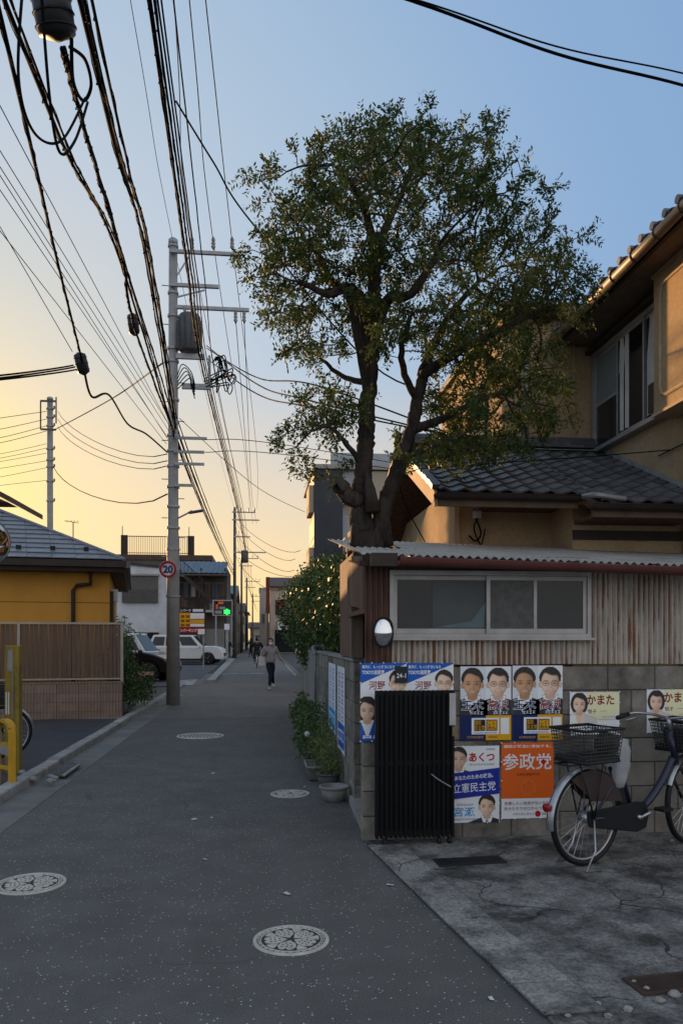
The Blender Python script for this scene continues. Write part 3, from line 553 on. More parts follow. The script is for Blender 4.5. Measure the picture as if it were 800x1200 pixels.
MB().box(-9, -.0, e0+.022, .74, ze-.2, ze-.18).box(-.26, -.005, .742, 7, ze-.2, ze-.18).build('soffit', mat('brown_soffit', (.11, .08, .055), None, 4, .8), yh)
MB().tube([(-.62, .5, ze-.2), (-.62, .62, ze-.42), (-.88, .68, ze-.45), (-.95, .69, ze-.55), (-.95, .69, .1)], .038, 8).build('downpipe', A_DKBROWN, yh, True)
MB().box(-.29, -.2, .95, 1.9, 1.2, 2.5).build('shutter_case', mat('shutter_brown', (.05, .04, .033), None, 4, .6), yh)
MB().box(-.25, -.12, 1.1, 1.35, 2.3, 2.55).build('hood_vent', A_ALU, yh)
fe = thing('fence', 'brown vertical slat fence on a ribbed tile base beside the dark forecourt', 'fence', O, HR, local=True)
SLAT = mat('brown_slat', (.15, .094, .064), (.12, .076, .052), 7, .6, .2, 60, stretch=(3, 3, .4), rand=.13)
FR = mat('fence_frame', (.42, .35, .29), (.34, .28, .235), 5, .5, metal=.3)
sm_ = MB().box(-.036, .036, -.009, .009, 0, 1.0).mesh('slat', SLAT)
for k in range(52): put('slat', sm_, fe, (-.07-.082*k, .02, .81), (0, random.uniform(-.004, .004), random.uniform(-.06, .06)))
for x in (-.02, -1.85, -3.68): MB().box(x-.025, x+.025, -.02, .005, .7, 1.85).build('post', FR, fe)
MB().box(-4.4, .01, -.018, .03, 1.815, 1.85).box(-4.4, .01, -.018, .03, .77, .80).build('rail', FR, fe)
MB().box(-4.4, .0, -.045, .10, 0, .70).build('base_core', A_MORTAR, fe)
RIB = mat('ribbed_tile', (.27, .185, .14), (.22, .15, .115), 5, .8, .2, 90, rand=.1)
def ribbed():
    n = RIB.node_tree; N = n.nodes; L = n.links; b = N['Principled BSDF']; g = N.new('ShaderNodeTexCoord'); wv = N.new('ShaderNodeTexWave'); wv.inputs['Scale'].default_value = 5.5; wv.bands_direction = 'X'
    L.new(g.outputs['Object'], wv.inputs[0]); bp = N.new('ShaderNodeBump'); bp.inputs['Strength'].default_value = .7; bp.inputs['Distance'].default_value = .02; L.new(wv.outputs[0], bp.inputs['Height']); L.new(bp.outputs[0], b.inputs['Normal'])
ribbed()
tm_ = MB().box(0, .383, -.01, .01, 0, .165).mesh('wall_tile', RIB)
for r_ in range(4):
    for k in range(11): put('wall_tile', tm_, fe, (-4.4+.39*k+.1, -.052, .012+r_*.172), None)
MB().box(-4.4, .02, -.06, .11, .70, .735).build('coping', RIB, fe)
# ------------------------------------------------------------------ other buildings
W_WHITE = wall_mat('#b9bcc0'); W_GREY = wall_mat('#9a9690'); W_DARK = wall_mat('#5b554d'); W_CREAM = wall_mat('#c3ad8c')
ch_h = building('house', 'cream two-storey house whose pitched eave rises behind the ochre bungalow', -15, -8.1, 24, 25.6, 5.6, W_CREAM, 'gable_y', 'brown', [], rise=2.2, over=.9)
wh = building('house', 'white rendered house with shuttered window behind the car park', -27, -5.85, 54, 60, 6.4, W_WHITE, 'gable_y', 'dark', [('f', -8.6, -6.9, 0, 2.0)], rise=.9, over=.12)  # unseen left part extended to block low sun from the road
sbx = MB().box(-9.4, -7.0, 53.84, 54, 4.0, 5.85).build('shutter', mat('dull_shutter', (.13, .12, .11), (.1, .09, .085), 5, .7), wh)
MB().box(-9.5, -6.9, 53.7, 54, 5.85, 5.98).build('shutter_hood', W_GREY, sbx); MB().box(-9.4, -7.0, 53.79, 53.838, 4.0, 4.9).build('shutter_panel', mat('dull_shutter2', (.1, .092, .085), None, 5, .7), sbx)
rd = thing('roof_terrace', 'railed flat roof terrace on brown house behind the white house', 'house', (-9, 62, 0))
MB().box(-14, -3.9, 60.5, 68, 0, 7.6).build('wall', W_DARK, rd); MB().box(-14, -3.7, 60.4, 68, 7.6, 8.0).build('roof', ROOFS['brown'], rd)
rl = MB().box(-10.6, -5.6, 60.6, 60.66, 9.4, 9.46).box(-10.6, -5.6, 60.6, 60.66, 8.12, 8.17).build('railing', A_DKBROWN, rd)
for k in range(36): MB().box(-10.6+.14*k, -10.57+.14*k, 60.61, 60.64, 8.0, 9.42).build('baluster', A_DKBROWN, rl)
for x in (-10.65, -5.6): MB().box(x, x+.5, 60.5, 60.7, 8.0, 9.5).build('railing_panel', A_DKBROWN, rl); MB().bar((x+.1, 60.6, 9.4), (x+.1, 60.6, 10.2), .05, .05).build('clothes_pole', A_DKBROWN, rl)
MB().ext([(-7.25, 23.12, 5.49), (-9.6, 23.12, 5.49), (-9.6, 23.12, 6.5)], (0, .9, 0)).build('eave_soffit', A_DKBROWN, ch_h)
# weathered house with balcony and outside stair
vh = thing('house', 'weathered dark house with blue-grey roof, cluttered balcony and outside stair', 'house', (-4.2, 57, 0))
MB().box(-5.8, -2.35, 55.2, 62, 0, 6.6).build('wall', W_DARK, vh)
MB().box(-5.8, -2.3, 53.6, 55.18, 3.35, 3.5).build('balcony_slab', W_GREY, vh)
MB().box(-5.8, -2.35, 54.2, 55.19, 0, 2.2).build('porch_wall', wall_mat('#77756e'), vh)
MB().box(-5.85, -2.4, 53.6, 53.66, 4.35, 4.42).build('balcony_rail', A_DKBROWN, vh)
for k in range(24): MB().box(-5.8+.145*k, -5.77+.145*k, 53.61, 53.65, 3.5, 4.35).build('baluster', A_DKBROWN, vh)
for x in (-5.75, -4.1, -2.45): MB().box(x, x+.1, 53.6, 53.7, 0, 6.4).build('post', A_DKBROWN, vh)
g = [[(x, y, 6.0+(y-53.2)*.42+.045*abs(math.sin(x*9))) for x in [-5.9+.03*i for i in range(121)]] for y in (53.2, 54.2, 55.6)]
MB().sheet(g).build('awning_roof', ROOFS['blue'], vh); MB().box(-5.9, -2.3, 53.25, 55.2, 5.86, 5.95).build('awning_deck', W_DARK, vh)
st = MB().bar((-6.0, 53.4, 6.6), (-3.2, 53.4, 4.0), .08, .25).build('stair', A_DKBROWN, vh); MB().bar((-6.0, 53.4, 7.5), (-3.2, 53.4, 4.9), .05, .06).build('handrail', A_DKBROWN, st)
for k in range(12): MB().box(-5.9+.24*k, -5.87+.24*k, 53.38, 53.42, 6.5-.223*k, 7.4-.223*k).build('baluster', A_DKBROWN, st)
for k in range(9):
    x = -5.5+.33*k+random.uniform(-.08, .08); c_ = random.choice(['#6b5a50', '#8d9092', '#3e3a3a', '#74493f', '#a9a49c']); hgt = random.uniform(.3, 1.0)
    tag(MB().box(x, x+.25, 53.9, 54.25, 3.5, 3.5+hgt).build('storage_box', wall_mat(c_), bev=.02), 'storage box standing on the balcony of the weathered house', 'box', 'boxes on the balcony')
for k in range(5):
    x = -5.3+k*.5; tag(MB().sheet([[(x+.3*i/6, 54.4+.03*math.sin(i), z) for i in range(7)] for z in (4.4, 5.4)]).build('laundry', wall_mat(random.choice(['#8f8a88', '#5a4a4a', '#c0c2c4', '#46505c']))), 'cloth hung to dry on the balcony of the weathered house', 'laundry', 'laundry on the balcony')
tag(MB().tube([(-5.7, 54.4, 5.42), (-2.4, 54.4, 5.42)], .02, 6).build('washing_line', A_STEEL), 'washing line strung along the cluttered balcony', 'washing line')
# both sides further down the street
wl = [('#8f897f', 'dark', 'gable_y'), ('#a39a8c', 'blue', 'gable_x'), ('#6f6a62', 'flat', 'flat'), ('#b5a68f', 'dark', 'gable_x'), ('#7d7870', 'brown', 'gable_y')]
LB = ['drab grey gabled house beyond the first far utility pole', 'greyish tan house with a blue roof, next beyond the drab gabled one', 'flat-roofed dark grey block between two gabled houses down the lane', 'beige house with dark roof near the far end of the lane', 'grey-brown house with a brown gable at the end of the lane']
for i, (y0, y1, h, xr) in enumerate([(66, 74, 5.2, -2.5), (76, 86, 5.6, -2.6), (88, 100, 6.0, -2.7), (102, 114, 5.0, -2.3), (116, 130, 5.4, -2.0)]):
    c_, r_, k_ = wl[i]; ws = [('r', y0+1+j*2.6, y0+2.6+j*2.6, z, z+1.2) for j in range(3) for z in (1.0, 3.4)]+[('f', xr-2.6, xr-1.2, 3.2, 4.4)]
    building('house', LB[i], xr-8, xr, y0, y1, h, wall_mat(c_), k_, r_ if r_ != 'flat' else 'dark', ws)
pb = building('house', 'pinkish beige house with awning and dark entrance, right of the red column', 1.0, 9, 80, 90, 6.9, wall_mat('#b4a593'), 'gable_x', 'brown', [('f', 1.5, 2.6, 3.9, 5.6), ('f', 3.1, 4.2, 3.9, 5.6)], rise=1.2)
MB().ext([(1.8, 79.98, 3.3), (1.8, 78.7, 2.5), (1.8, 78.7, 2.4), (1.8, 79.98, 3.2)], (2.4, 0, 0)).build('awning', A_WHITE, pb); MB().box(1.5, 3.6, 79.93, 79.99, .1, 2.4).build('entrance', A_GLASS, pb)
gb = building('building', 'plain grey slab building at the bend of the lane', -.1, .95, 95, 105, 7.6, W_GREY, 'flat', wins=[('f', .15, .6, 3.4, 4.6)], cat='building')
rc = MB().box(.55, .97, 78.6, 79.2, 4.1, 7.8).box(.68, .84, 78.8, 79.0, 0, 4.1).build('sign_column', mat('maroon_panel', (.16, .04, .035), (.12, .03, .028), 2, .7)); tag(rc, 'tall maroon vertical sign column at the corner of the pinkish beige house', 'sign')
building('house', 'low brown roofed house closing the far end of the lane', -2.0, 4, 150, 160, 3.6, wall_mat('#8a7f70'), 'gable_x', 'brown', [('f', -1, 1, 1, 2.2)], rise=1)
# dark apartment block behind the hedge
ab = thing('apartment_block', 'dark grey apartment block with tall windows rising behind the tree trunk', 'building', (4.5, 30, 0))
MB().box(1.95, 3.0, 28, 30.8, 0, 7.75).build('dark_bay', mat('charcoal_cladding', (.05, .055, .068), (.04, .043, .052), 1, .7), ab)
MB().box(3.55, 9, 28, 34, 0, 7.7).build('wall', wall_mat('#a09684'), ab); MB().box(3.0, 3.55, 28.3, 34, 0, 7.7).build('recess', W_GREY, ab)
for z in (2.3, 4.4, 6.5): wo = MB().box(3.02, 3.53, 28.18, 28.26, z, z+.06).build('window', A_ALU, ab); MB().box(3.02, 3.53, 28.2, 28.25, z+.06, z+1.7).build('pane', mat('pale_sky_pane', (.30, .33, .37), None, 1, .15, spec=.6), wo)
for z in (2.6, 4.9, 7.2): MB().box(1.78, 1.95, 28.3, 29.8, z-1.0, z).build('balcony', W_CREAM, ab)
MB().box(1.9, 9.1, 27.9, 34, 7.75, 7.9).build('roof', W_GREY, ab); MB().box(2.6, 9, 28.6, 28.65, 7.9, 8.5).build('parapet_screen', mat('pale_panel', (.4, .43, .46), None, 1, .3), ab)
sc_ = building('house', 'small tan house with a lit porch roof beside the dark apartment block', 3.0, 6, 20, 26, 4.9, wall_mat('#93876f'), 'flat'); MB().box(2.2, 3.0, 20.0, 21.5, 4.1, 4.2).build('porch_roof', GOLD, sc_); MB().box(2.25, 2.33, 20.1, 20.2, 0, 4.1).build('porch_post', GOLD, sc_)
# ------------------------------------------------------------------ foliage helpers
def quads(c, n, ln, wd, rg=None, bias=None):
    """leaf quads: centres c (N,3); random directions; returns verts, faces"""
    N_ = len(c); d = rng.normal(size=(N_, 3)); 
    if bias is not None: d = d*.6+bias
    d /= np.linalg.norm(d, axis=1)[:, None]+1e-9
    q = rng.normal(size=(N_, 3)); s_ = np.cross(d, q); s_ /= np.linalg.norm(s_, axis=1)[:, None]+1e-9
    l = (ln*rng.uniform(.7, 1.3, N_))[:, None]; w_ = (wd*rng.uniform(.7, 1.3, N_))[:, None]
    v = np.stack([c, c+d*l*.5+s_*w_*.5, c+d*l, c+d*l*.5-s_*w_*.5], 1).reshape(-1, 3)
    return v, np.arange(N_*4).reshape(-1, 4)
def np_mesh(name, v, f, m, parent):
    me = bpy.data.meshes.new(name); me.vertices.add(len(v)); me.vertices.foreach_set('co', v.astype(np.float32).ravel())
    k = f.shape[1]; me.loops.add(f.size); me.loops.foreach_set('vertex_index', f.astype(np.int32).ravel())
    me.polygons.add(len(f)); me.polygons.foreach_set('loop_start', np.arange(0, f.size, k, dtype=np.int32)); me.polygons.foreach_set('loop_total', np.full(len(f), k, dtype=np.int32))
    me.materials.append(m); me.update(calc_edges=True); me.validate(); return put(name, me, parent)
def blobs(bl, shell=.55):
    out = []
    for c, r, n in bl:
        d = rng.normal(size=(n, 3)); d /= np.linalg.norm(d, axis=1)[:, None]
        out.append(np.array(c)+d*np.array(r)*(rng.uniform(shell**3, 1, n)**(1/3))[:, None]*rng.uniform(.85, 1.12, n)[:, None])
    return np.concatenate(out)
def stems(name, base, tops, m, parent, r=.012):
    mb = MB()
    for t in tops:
        b = Vector(base)+V(random.uniform(-.04, .04), random.uniform(-.04, .04), 0); t = Vector(t)
        mb.tube(spline([b, lerp(b, t, .5)+V(random.uniform(-.05, .05), random.uniform(-.05, .05), .03), t], 4), [r*(1-.08*i) for i in range(9)], 6)
    return mb.build(name, m, parent)
# ------------------------------------------------------------------ the tree
TX, TY = 1.0, 7.15
tr = thing('tree', 'tall old tree with twin dark trunks growing up through the shed roof', 'tree', (TX, TY, 0))
def T(px, py, dy=0): return P(px, py, Y=TY+dy)
def limb(pts, r0, r1, n=10, seg=6, wob=.012):
    s = spline(pts, seg); k = len(s); s = [p+V(random.uniform(-wob, wob), random.uniform(-wob, wob), 0) if 0 < i < k-1 else p for i, p in enumerate(s)]
    return s, [lerp(r0, r1, i/(k-1)) for i in range(k)], n
tk = MB(); nodes = []; 
L1 = limb([V(TX+.26, TY+.1, -.05), V(TX+.2, TY+.08, 1.2), T(429, 645), T(421, 590), T(427, 540, -.02), T(431, 470), T(438, 380, .03), T(438, 320), T(440, 276)], .21, .065, 26, 16)
rad = L1[1]; k1 = len(rad); L1 = (L1[0], [.14 if i < 30 else .14-.05*(i-30)/18 if i < 48 else lerp(.09, .05, (i-48)/(k1-49)) for i in range(k1)], 26)
L2 = limb([V(TX+.12, TY-.02, 2.0), T(446, 610, -.05), T(462, 560, -.08), T(480, 510, -.05), T(490, 465, 0), T(497, 430, .05)], .088, .045, 20, 12)
L3 = limb([T(428, 590), T(408, 582, -.1), T(400, 570, -.15), T(397, 573, -.2)], .085, .06, 10)
main = [L1, L2, L3,
 limb([T(434, 420), T(420, 345, .1), T(395, 335, .2), T(372, 300, .3)], .06, .03), limb([T(436, 400), T(455, 350, -.1), T(480, 345, -.3), T(510, 300, -.4)], .06, .03),
 limb([T(432, 470), T(410, 350, -.2), T(385, 345, -.4), T(350, 330, -.5)], .05, .022), limb([T(438, 330), T(450, 270, .2), T(470, 230, .4)], .055, .025),
 limb([T(439, 300), T(425, 240, -.3), T(400, 200, -.5)], .045, .02), limb([T(497, 432), T(520, 380, .3), T(560, 330, .5)], .05, .02), limb([T(495, 440), T(540, 410, -.2), T(600, 380, -.3), T(640, 360, -.3)], .05, .018),
 limb([T(482, 505), T(520, 490, -.2), T(560, 470, -.3), T(610, 450, -.2)], .045, .018), limb([T(470, 540), T(500, 525, -.3), T(540, 510, -.5)], .035, .015),
 limb([T(424, 545), T(405, 520, -.2), T(385, 500, -.3), T(365, 505, -.3)], .03, .012), limb([T(432, 450), T(400, 440, .3), T(375, 420, .4)], .035, .014), limb([T(488, 470), T(470, 420, -.3), T(480, 370, -.5)], .04, .02)]
for s_, r_, n_ in main: tk.tube(s_, r_, n_)
from mathutils import noise as mnoise
for a, b, r_ in ((T(437, 600, -.16), T(430, 550, -.15), .07), (T(452, 640, -.06), T(446, 575, -.08), .075), (T(418, 645, -.06), T(418, 590, -.05), .07)): tk.tube([a, lerp(a, b, .5), b], [r_, r_*.8, r_*.15], 9)
for s_, r_, n_ in main: nodes += [(p, r) for p, r in zip(s_, r_) if p.z > 2.7]
att = []
for cx, cy, rx, ry, n in [(430, 222, 104, 74, 340), (358, 285, 56, 66, 190), (525, 240, 92, 78, 340), (600, 310, 68, 72, 330), (585, 405, 76, 58, 400), (378, 385, 66, 52, 120), (480, 340, 84, 70, 220), (592, 478, 58, 38, 210), (372, 485, 32, 36, 50), (500, 520, 50, 30, 90), (358, 528, 16, 12, 16), (425, 165, 66, 18, 80), (520, 170, 60, 18, 90), (555, 522, 50, 14, 60), (645, 335, 26, 48, 110), (322, 300, 28, 36, 60)]:
    k = max(4, n//13); d = rng.normal(size=(k, 3)); d /= np.linalg.norm(d, axis=1)[:, None]; q = rng.uniform(.12, 1, k)**(1/2.6)
    dep = min(1.2, .4+rx*.0085)
    ctr = np.array([T(cx+a*rx*b, cy+c_*ry*b, e*dep*b) for (a, e, c_), b in zip(d, q)])       # sprays gather in layered clumps
    pick = rng.integers(0, k, int(n*.95)); att.append(ctr[pick]+rng.normal(size=(len(pick), 3))*np.array([.15, .15, .055]))
att = np.concatenate(att); 
pos = [np.array(p) for p, r in nodes]; par = [-1]*len(pos); own = [r for p, r in nodes]; live = att.copy(); nroot = len(pos)
for it in range(70):
    if len(live) == 0: break
    Pn = np.array(pos); D = np.linalg.norm(live[:, None, :]-Pn[None], axis=2); idx = D.argmin(1); dm = D.min(1)
    new = {}
    for i, (a, d) in enumerate(zip(idx, dm)):
        if d < 3.: new.setdefault(int(a), []).append((live[i]-Pn[a])/max(d, 1e-6))
    for a, ds in new.items():
        v = np.mean(ds, 0)+rng.normal(size=3)*.12; v /= np.linalg.norm(v)+1e-9; pos.append(pos[a]+v*.10); par.append(a); own.append(0)
    Pn = np.array(pos[len(Pn):]); 
    if len(Pn) == 0: break
    D2 = np.linalg.norm(live[:, None, :]-Pn[None], axis=2).min(1); live = live[D2 > .11]
child = {}; 
for i in range(nroot, len(pos)): child.setdefault(par[i], []).append(i)
wt = [0]*len(pos)
for i in range(len(pos)-1, nroot-1, -1):
    wt[i] += 1 if i not in child else 0
    if par[i] >= nroot: wt[par[i]] += wt[i]
tw_ = MB()
def rr(i): return min(.0042*(max(wt[i], 1)**.52), .035)
done = set()
for i in range(nroot, len(pos)):
    if par[i] < nroot or len(child.get(par[i], [])) > 1:
        ch = [par[i], i]
        while len(child.get(ch[-1], [])) == 1: ch.append(child[ch[-1]][0])
        tw_.tube([Vector(pos[k]) for k in ch], [rr(ch[1])]+[rr(k) for k in ch[1:]], 5, caps=False)
tv_ = []
for x, y, z in tk.v:                                                  # furrowed bark and burrs
    p = Vector((x, y, z)); f_ = mnoise.fractal(Vector((x*13, y*13, z*2.2)), 1, 2, 4)*.016+mnoise.noise(p*5)*.02
    dx = mnoise.noise_vector(p*4); tv_.append((x+dx.x*abs(f_)*1.4, y+dx.y*abs(f_)*1.4, z))
tk.v = tv_
tk_o = tk.build('trunk', A_BARK, tr, True)
tw_.build('branch', A_BARK, tr, True)
# sprays of small leaflets along the outer twigs
lv = []; lf = []; ends = [i for i in range(nroot, len(pos)) if wt[i] <= 3]
cv = []; cd = []
for i in ends:
    p = pos[i]; base = pos[i]-pos[par[i]]
    for s_ in range(5 if wt[i] == 1 else 1):
        d = base/(np.linalg.norm(base)+1e-9)+rng.normal(size=3)*.75; d /= np.linalg.norm(d); d[2] -= .12
        ln = rng.uniform(.08, .17); side = np.cross(d, rng.normal(size=3)); side /= np.linalg.norm(side)+1e-9
        for k in range(6):
            t = (k+1)/6
            for sg in (-1, 1):
                cv.append(p+d*ln*t+side*sg*.003); cd.append(d*.45+side*sg*.9+rng.normal(size=3)*.25)
cv = np.array(cv); cd = np.array(cd); cd /= np.linalg.norm(cd, axis=1)[:, None]
nl = len(cv); upv = rng.normal(size=(nl, 3))*.7+np.array([0, 0, 1]); sd = np.cross(cd, upv); sd /= np.linalg.norm(sd, axis=1)[:, None]+1e-9
l = rng.uniform(.030, .056, nl)[:, None]; w_ = l*.40
v = np.stack([cv, cv+cd*l*.55+sd*w_*.5, cv+cd*l, cv+cd*l*.55-sd*w_*.5], 1).reshape(-1, 3)
np_mesh('crown', v, np.arange(nl*4).reshape(-1, 4), A_LEAF, tr)
print('TREE', len(pos), nl)
# ------------------------------------------------------------------ hedge and plants
hd = thing('hedge', 'tall leafy green hedge bulging over the lane above the board fence', 'hedge', (1.5, 13, 0))
c = blobs([((1.5, 10.6, 2.1), (.75, 1.2, .62), 5200), ((1.3, 13.0, 2.15), (.75, 1.5, .85), 6500), ((1.1, 15.6, 2.05), (.72, 1.5, .95), 6500), ((1.7, 11.5, 1.5), (.75, 1.6, .5), 2500), ((1.25, 15, 1.3), (.5, 1.6, .5), 3000), ((1.3, 9.3, 2.15), (.35, .6, .4), 1400)], .6)
v, f = quads(c, 0, .085, .045); np_mesh('foliage', v, f, A_HEDGE, hd)
stems('stem', (1.4, 12, 0), [(1.3, 10.5, 2.2), (1.5, 11.5, 2.5), (1.2, 13.2, 2.5), (1.4, 14.5, 2.4), (1.1, 15.5, 2.2)], A_BARK, hd, .04)
RED = mat('red_petal', (.30, .02, .03), (.2, .012, .02), 9, .6); PINK = mat('pink_petal', (.55, .28, .27), (.6, .42, .36), 9, .6)
def flower(p, m, r, label, cat, group):
    mb = MB(); p = Vector(p)
    for k in range(10):
        a = k*2.4; d = V(math.cos(a), math.sin(a)*.8, .5+.3*(k % 3)).normalized(); s_ = d.orthogonal().normalized(); t_ = d.cross(s_)
        mb.add([p, p+d*r*.6+s_*r*.45, p+d*r, p+d*r*.6-s_*r*.45], [(0, 1, 2, 3)])
    return tag(mb.build('flower', m), label, cat, group)
for k, (px, py) in enumerate([(330, 705), (326, 709), (336, 733), (332, 712), (338, 740), (345, 722)]): flower(P(px, py, Y=14.2+.25*k), RED, .06, 'deep red rose bloom hanging from the hedge', 'flower', 'red roses in the hedge')
tag(MB().bar((1.02, 8.9, 1.36), (1.0, 9.2, 2.15), .03, .05).build('leaning_plank', A_WOOD), 'dark plank leaning up into the hedge from the block wall', 'plank')
def plant(label, base, bl, m, ln=.06, wd=.03, cat='plant', tops=None, shell=.3):
    t = thing('plant', label, cat, base); c = blobs(bl, shell); v, f = quads(c, 0, ln, wd); np_mesh('foliage', v, f, m, t)
    stems('stem', base, tops or [V(*b[0]) for b in bl], A_GREEN, t, .008); return t
POT = mat('plastic_pot', (.11, .11, .105), (.08, .08, .075), 6, .8)
def pot(base, r, h, label, m=POT, group=None):
    b = Vector(base); t = thing('flower_pot', label, 'pot', b, group=group)
    MB().lathe([(r*.72, 0), (r, h), (r*.9, h), (r*.85, h*.86)], b, 20).build('tub', m, t, True); MB().torus(b+V(0, 0, h), r, .012, 24, 6).build('rim', m, t, True)
    MB().lathe([(r*.84, h*.8), (r*.01, h*.84)], b, 16).build('soil', mat('soil', (.035, .028, .022), None, 12, .95), t); return t
PALE = mat('pale_tub', (.30, .29, .27), (.2, .195, .18), 7, .7)
pot((.70, 7.3, .004), .135, .13, 'empty pale shallow tub of soil nearest the wall end', PALE)
pot((.70, 7.95, .004), .12, .14, 'grey pot of drooping greenery behind the shallow tub'); pot((.66, 9.3, .004), .14, .16, 'dark pot of bushy greenery farther along the block wall')
pt = thing('planter', 'pale rimmed oblong planter of grass along the block wall', 'planter', (.66, 8.5, 0))
MB().box(.52, .80, 8.3, 8.75, .004, .15).build('tub', POT, pt, bev=.015); MB().tube([(.5, 8.28, .155), (.82, 8.28, .155), (.82, 8.77, .155), (.5, 8.77, .155), (.5, 8.28, .155)], .012, 6).build('rim', PALE, pt)
plant('drooping green plant spilling from a pot by the block wall', (.70, 7.95, .14), [((.70, 7.95, .24), (.15, .18, .12), 260), ((.74, 8.2, .32), (.13, .22, .18), 260)], A_GREEN, .07, .014)
plant('tuft of grassy green leaves in the oblong planter', (.66, 8.5, .15), [((.70, 8.6, .3), (.16, .3, .18), 380), ((.74, 8.9, .42), (.12, .25, .24), 260)], A_GREEN, .09, .013)
plant('bushy dark green plant leaning onto the lane from the wall', (.66, 9.3, .15), [((.62, 9.5, .38), (.21, .45, .3), 620), ((.72, 9.9, .5), (.16, .35, .28), 380), ((.56, 9.2, .25), (.16, .25, .15), 200)], A_HEDGE, .075, .022)
tag(MB().ball((.55, 9.05, .42), .035, 12).build('glass_float', mat('pale_glass', (.5, .55, .55), None, 4, .1)), 'small pale glass ball among the bushy wall plants', 'ornament')
plant('small green plants growing at the foot of the board fence', (.72, 12.8, 0), [((.68, 12.2, .35), (.2, .7, .35), 700), ((.7, 13.6, .25), (.18, .6, .25), 400)], A_HEDGE, .07, .025)
hs_ = MB().tube(spline([(.83, 11.6, 1.3), (.80, 11.7, 1.4), (.9, 11.9, 1.42), (1.1, 12.0, 1.38)], 6)+[], .03, 8).tube(spline([(.83, 11.6, 1.3), (.82, 11.62, .8), (.84, 11.8, .2), (.82, 11.4, .08)], 6), .018, 8).build('garden_hose', mat('grey_hose', (.22, .26, .28), None, 5, .5), None, True); tag(hs_, 'grey hose looped over the end of the block wall', 'hose')
gtb = tag(MB().box(.87, .93, 11.93, 12.38, .05, 1.32).build('gate_panel', mat('blue_panel', (.07, .11, .15), (.05, .08, .11), 4, .7), bev=.01), 'faded blue narrow gate between block wall and board fence', 'gate')
# left verge shrubs
plant('dense dark shrub with small leaves at the end of the slat fence', (-2.85, 15.6, .04), [((-2.8, 15.8, .95), (.33, .5, .6), 2200), ((-2.75, 16.6, .6), (.35, .5, .5), 1500), ((-2.72, 15.9, .4), (.3, .5, .35), 900), ((-2.85, 16.3, 1.35), (.3, .5, .35), 700)], A_HEDGE, .06, .03, 'shrub')
plant('thin young tree with sparse leaves above the dark shrub', (-3.0, 16.6, .04), [((-3.0, 16.7, 1.75), (.35, .4, .28), 240), ((-2.8, 16.7, 1.6), (.3, .4, .2), 130)], A_GREEN, .07, .03, 'shrub')
plant('low flowering shrub beside the utility pole', (-2.55, 17.2, .04), [((-2.55, 17.2, .45), (.28, .5, .32), 900), ((-2.6, 17.7, .7), (.25, .4, .3), 500)], A_HEDGE, .06, .028, 'shrub')
for k in range(6): flower((-2.52+random.uniform(-.14, .16), 17.1+random.uniform(-.2, .3), .72+random.uniform(-.04, .1)), PINK, .09, 'pale pink blossom on the low shrub by the pole', 'flower', 'pink blossoms by the pole')
pot((-2.66, 15.2, .046), .12, .26, 'tall grey pot standing at the end of the tiled fence base'); pot((-2.62, 15.55, .046), .08, .15, 'small grey pot between the tall pot and the shrub')
# ------------------------------------------------------------------ utility poles
def pole(name, label, x, y, h, r0, r1, group=None, m=A_POLE, steps=True):
    t = thing(name, label, 'utility pole', (x, y, 0), group=group)
    MB().tube([(x, y, -.1), (x, y, h*.36), (x, y, h*.37), (x, y, h)], [r0, lerp(r0, r1, .3), lerp(r0, r1, .55), r1], 20).build('shaft', m, t, True)
    MB().lathe([(r1*1.12, 0), (r1*1.12, .12), (r1*.7, .16)], (x, y, h-.05), 16).build('cap', A_STEEL, t, True)
    return t
PX_, PY_ = P(203, 826, Z=0)[:2]
p1 = pole('utility_pole', 'tall grey utility pole with the speed limit sign at the kerb', PX_, PY_, 10.75, .158, .098)
def onp(px, py, dy=0): return P(px, py, Y=PY_+dy)
def arm(t, z, x0, x1, y, wd=.075, m=A_STEEL): return MB().box(x0, x1, y-wd/2, y+wd/2, z-wd/2, z+wd/2).build('crossarm', m, t)
INS = mat('porcelain', (.30, .28, .26), (.2, .19, .18), 6, .3)
def insul(t, p, h=.26, r=.055, m=INS):
    return MB().lathe([(.015, 0), (r*.6, .02), (r, h*.25), (r*.6, h*.35), (r, h*.5), (r*.6, h*.6), (r*.9, h*.78), (r*.4, h)], p, 12).build('insulator', m, t, True)
for py, pxa, pxb, pys in ((298, 200, 278, -.12), (337, 200, 257, -.12), (363, 208, 292, -.12)):
    a, b = onp(pxa, py), onp(pxb, py); arm(p1, a.z, a.x, b.x, PY_-.15)
for px, py in ((225, 295), (250, 295), (272, 295)): insul(p1, onp(px, py, -.15)+V(0, 0, .04), .3)
for px, py in ((276, 364), (286, 364)): insul(p1, onp(px, py, -.15)-V(0, 0, .3), .3, .05)
MB().bar(onp(222, 300, -.12), onp(208, 322, -.1), .03, .03).build('brace', A_STEEL, p1); MB().bar(onp(240, 340, -.12), onp(208, 348, -.1), .03, .03).build('brace', A_STEEL, p1)
for py, a, b in ((420, 207, 240), (455, 214, 247)): q, w_ = onp(a, py), onp(b, py); MB().box(q.x, w_.x, PY_-.19, PY_-.11, q.z-.06, q.z+.06).build('bracket_arm', A_STEEL, p1)
q, w_ = onp(246, 420), onp(246, 455); MB().box(q.x-.03, q.x+.03, PY_-.2, PY_-.1, w_.z, q.z).build('bracket_post', A_STEEL, p1)
for py, a, b in ((515, 205, 243), (531, 205, 240), (545, 205, 240), (570, 205, 228)): q, w_ = onp(a, py), onp(b, py); MB().box(q.x, w_.x, PY_-.18, PY_-.13, q.z-.03, q.z+.03).build('cable_bracket', A_STEEL, p1)
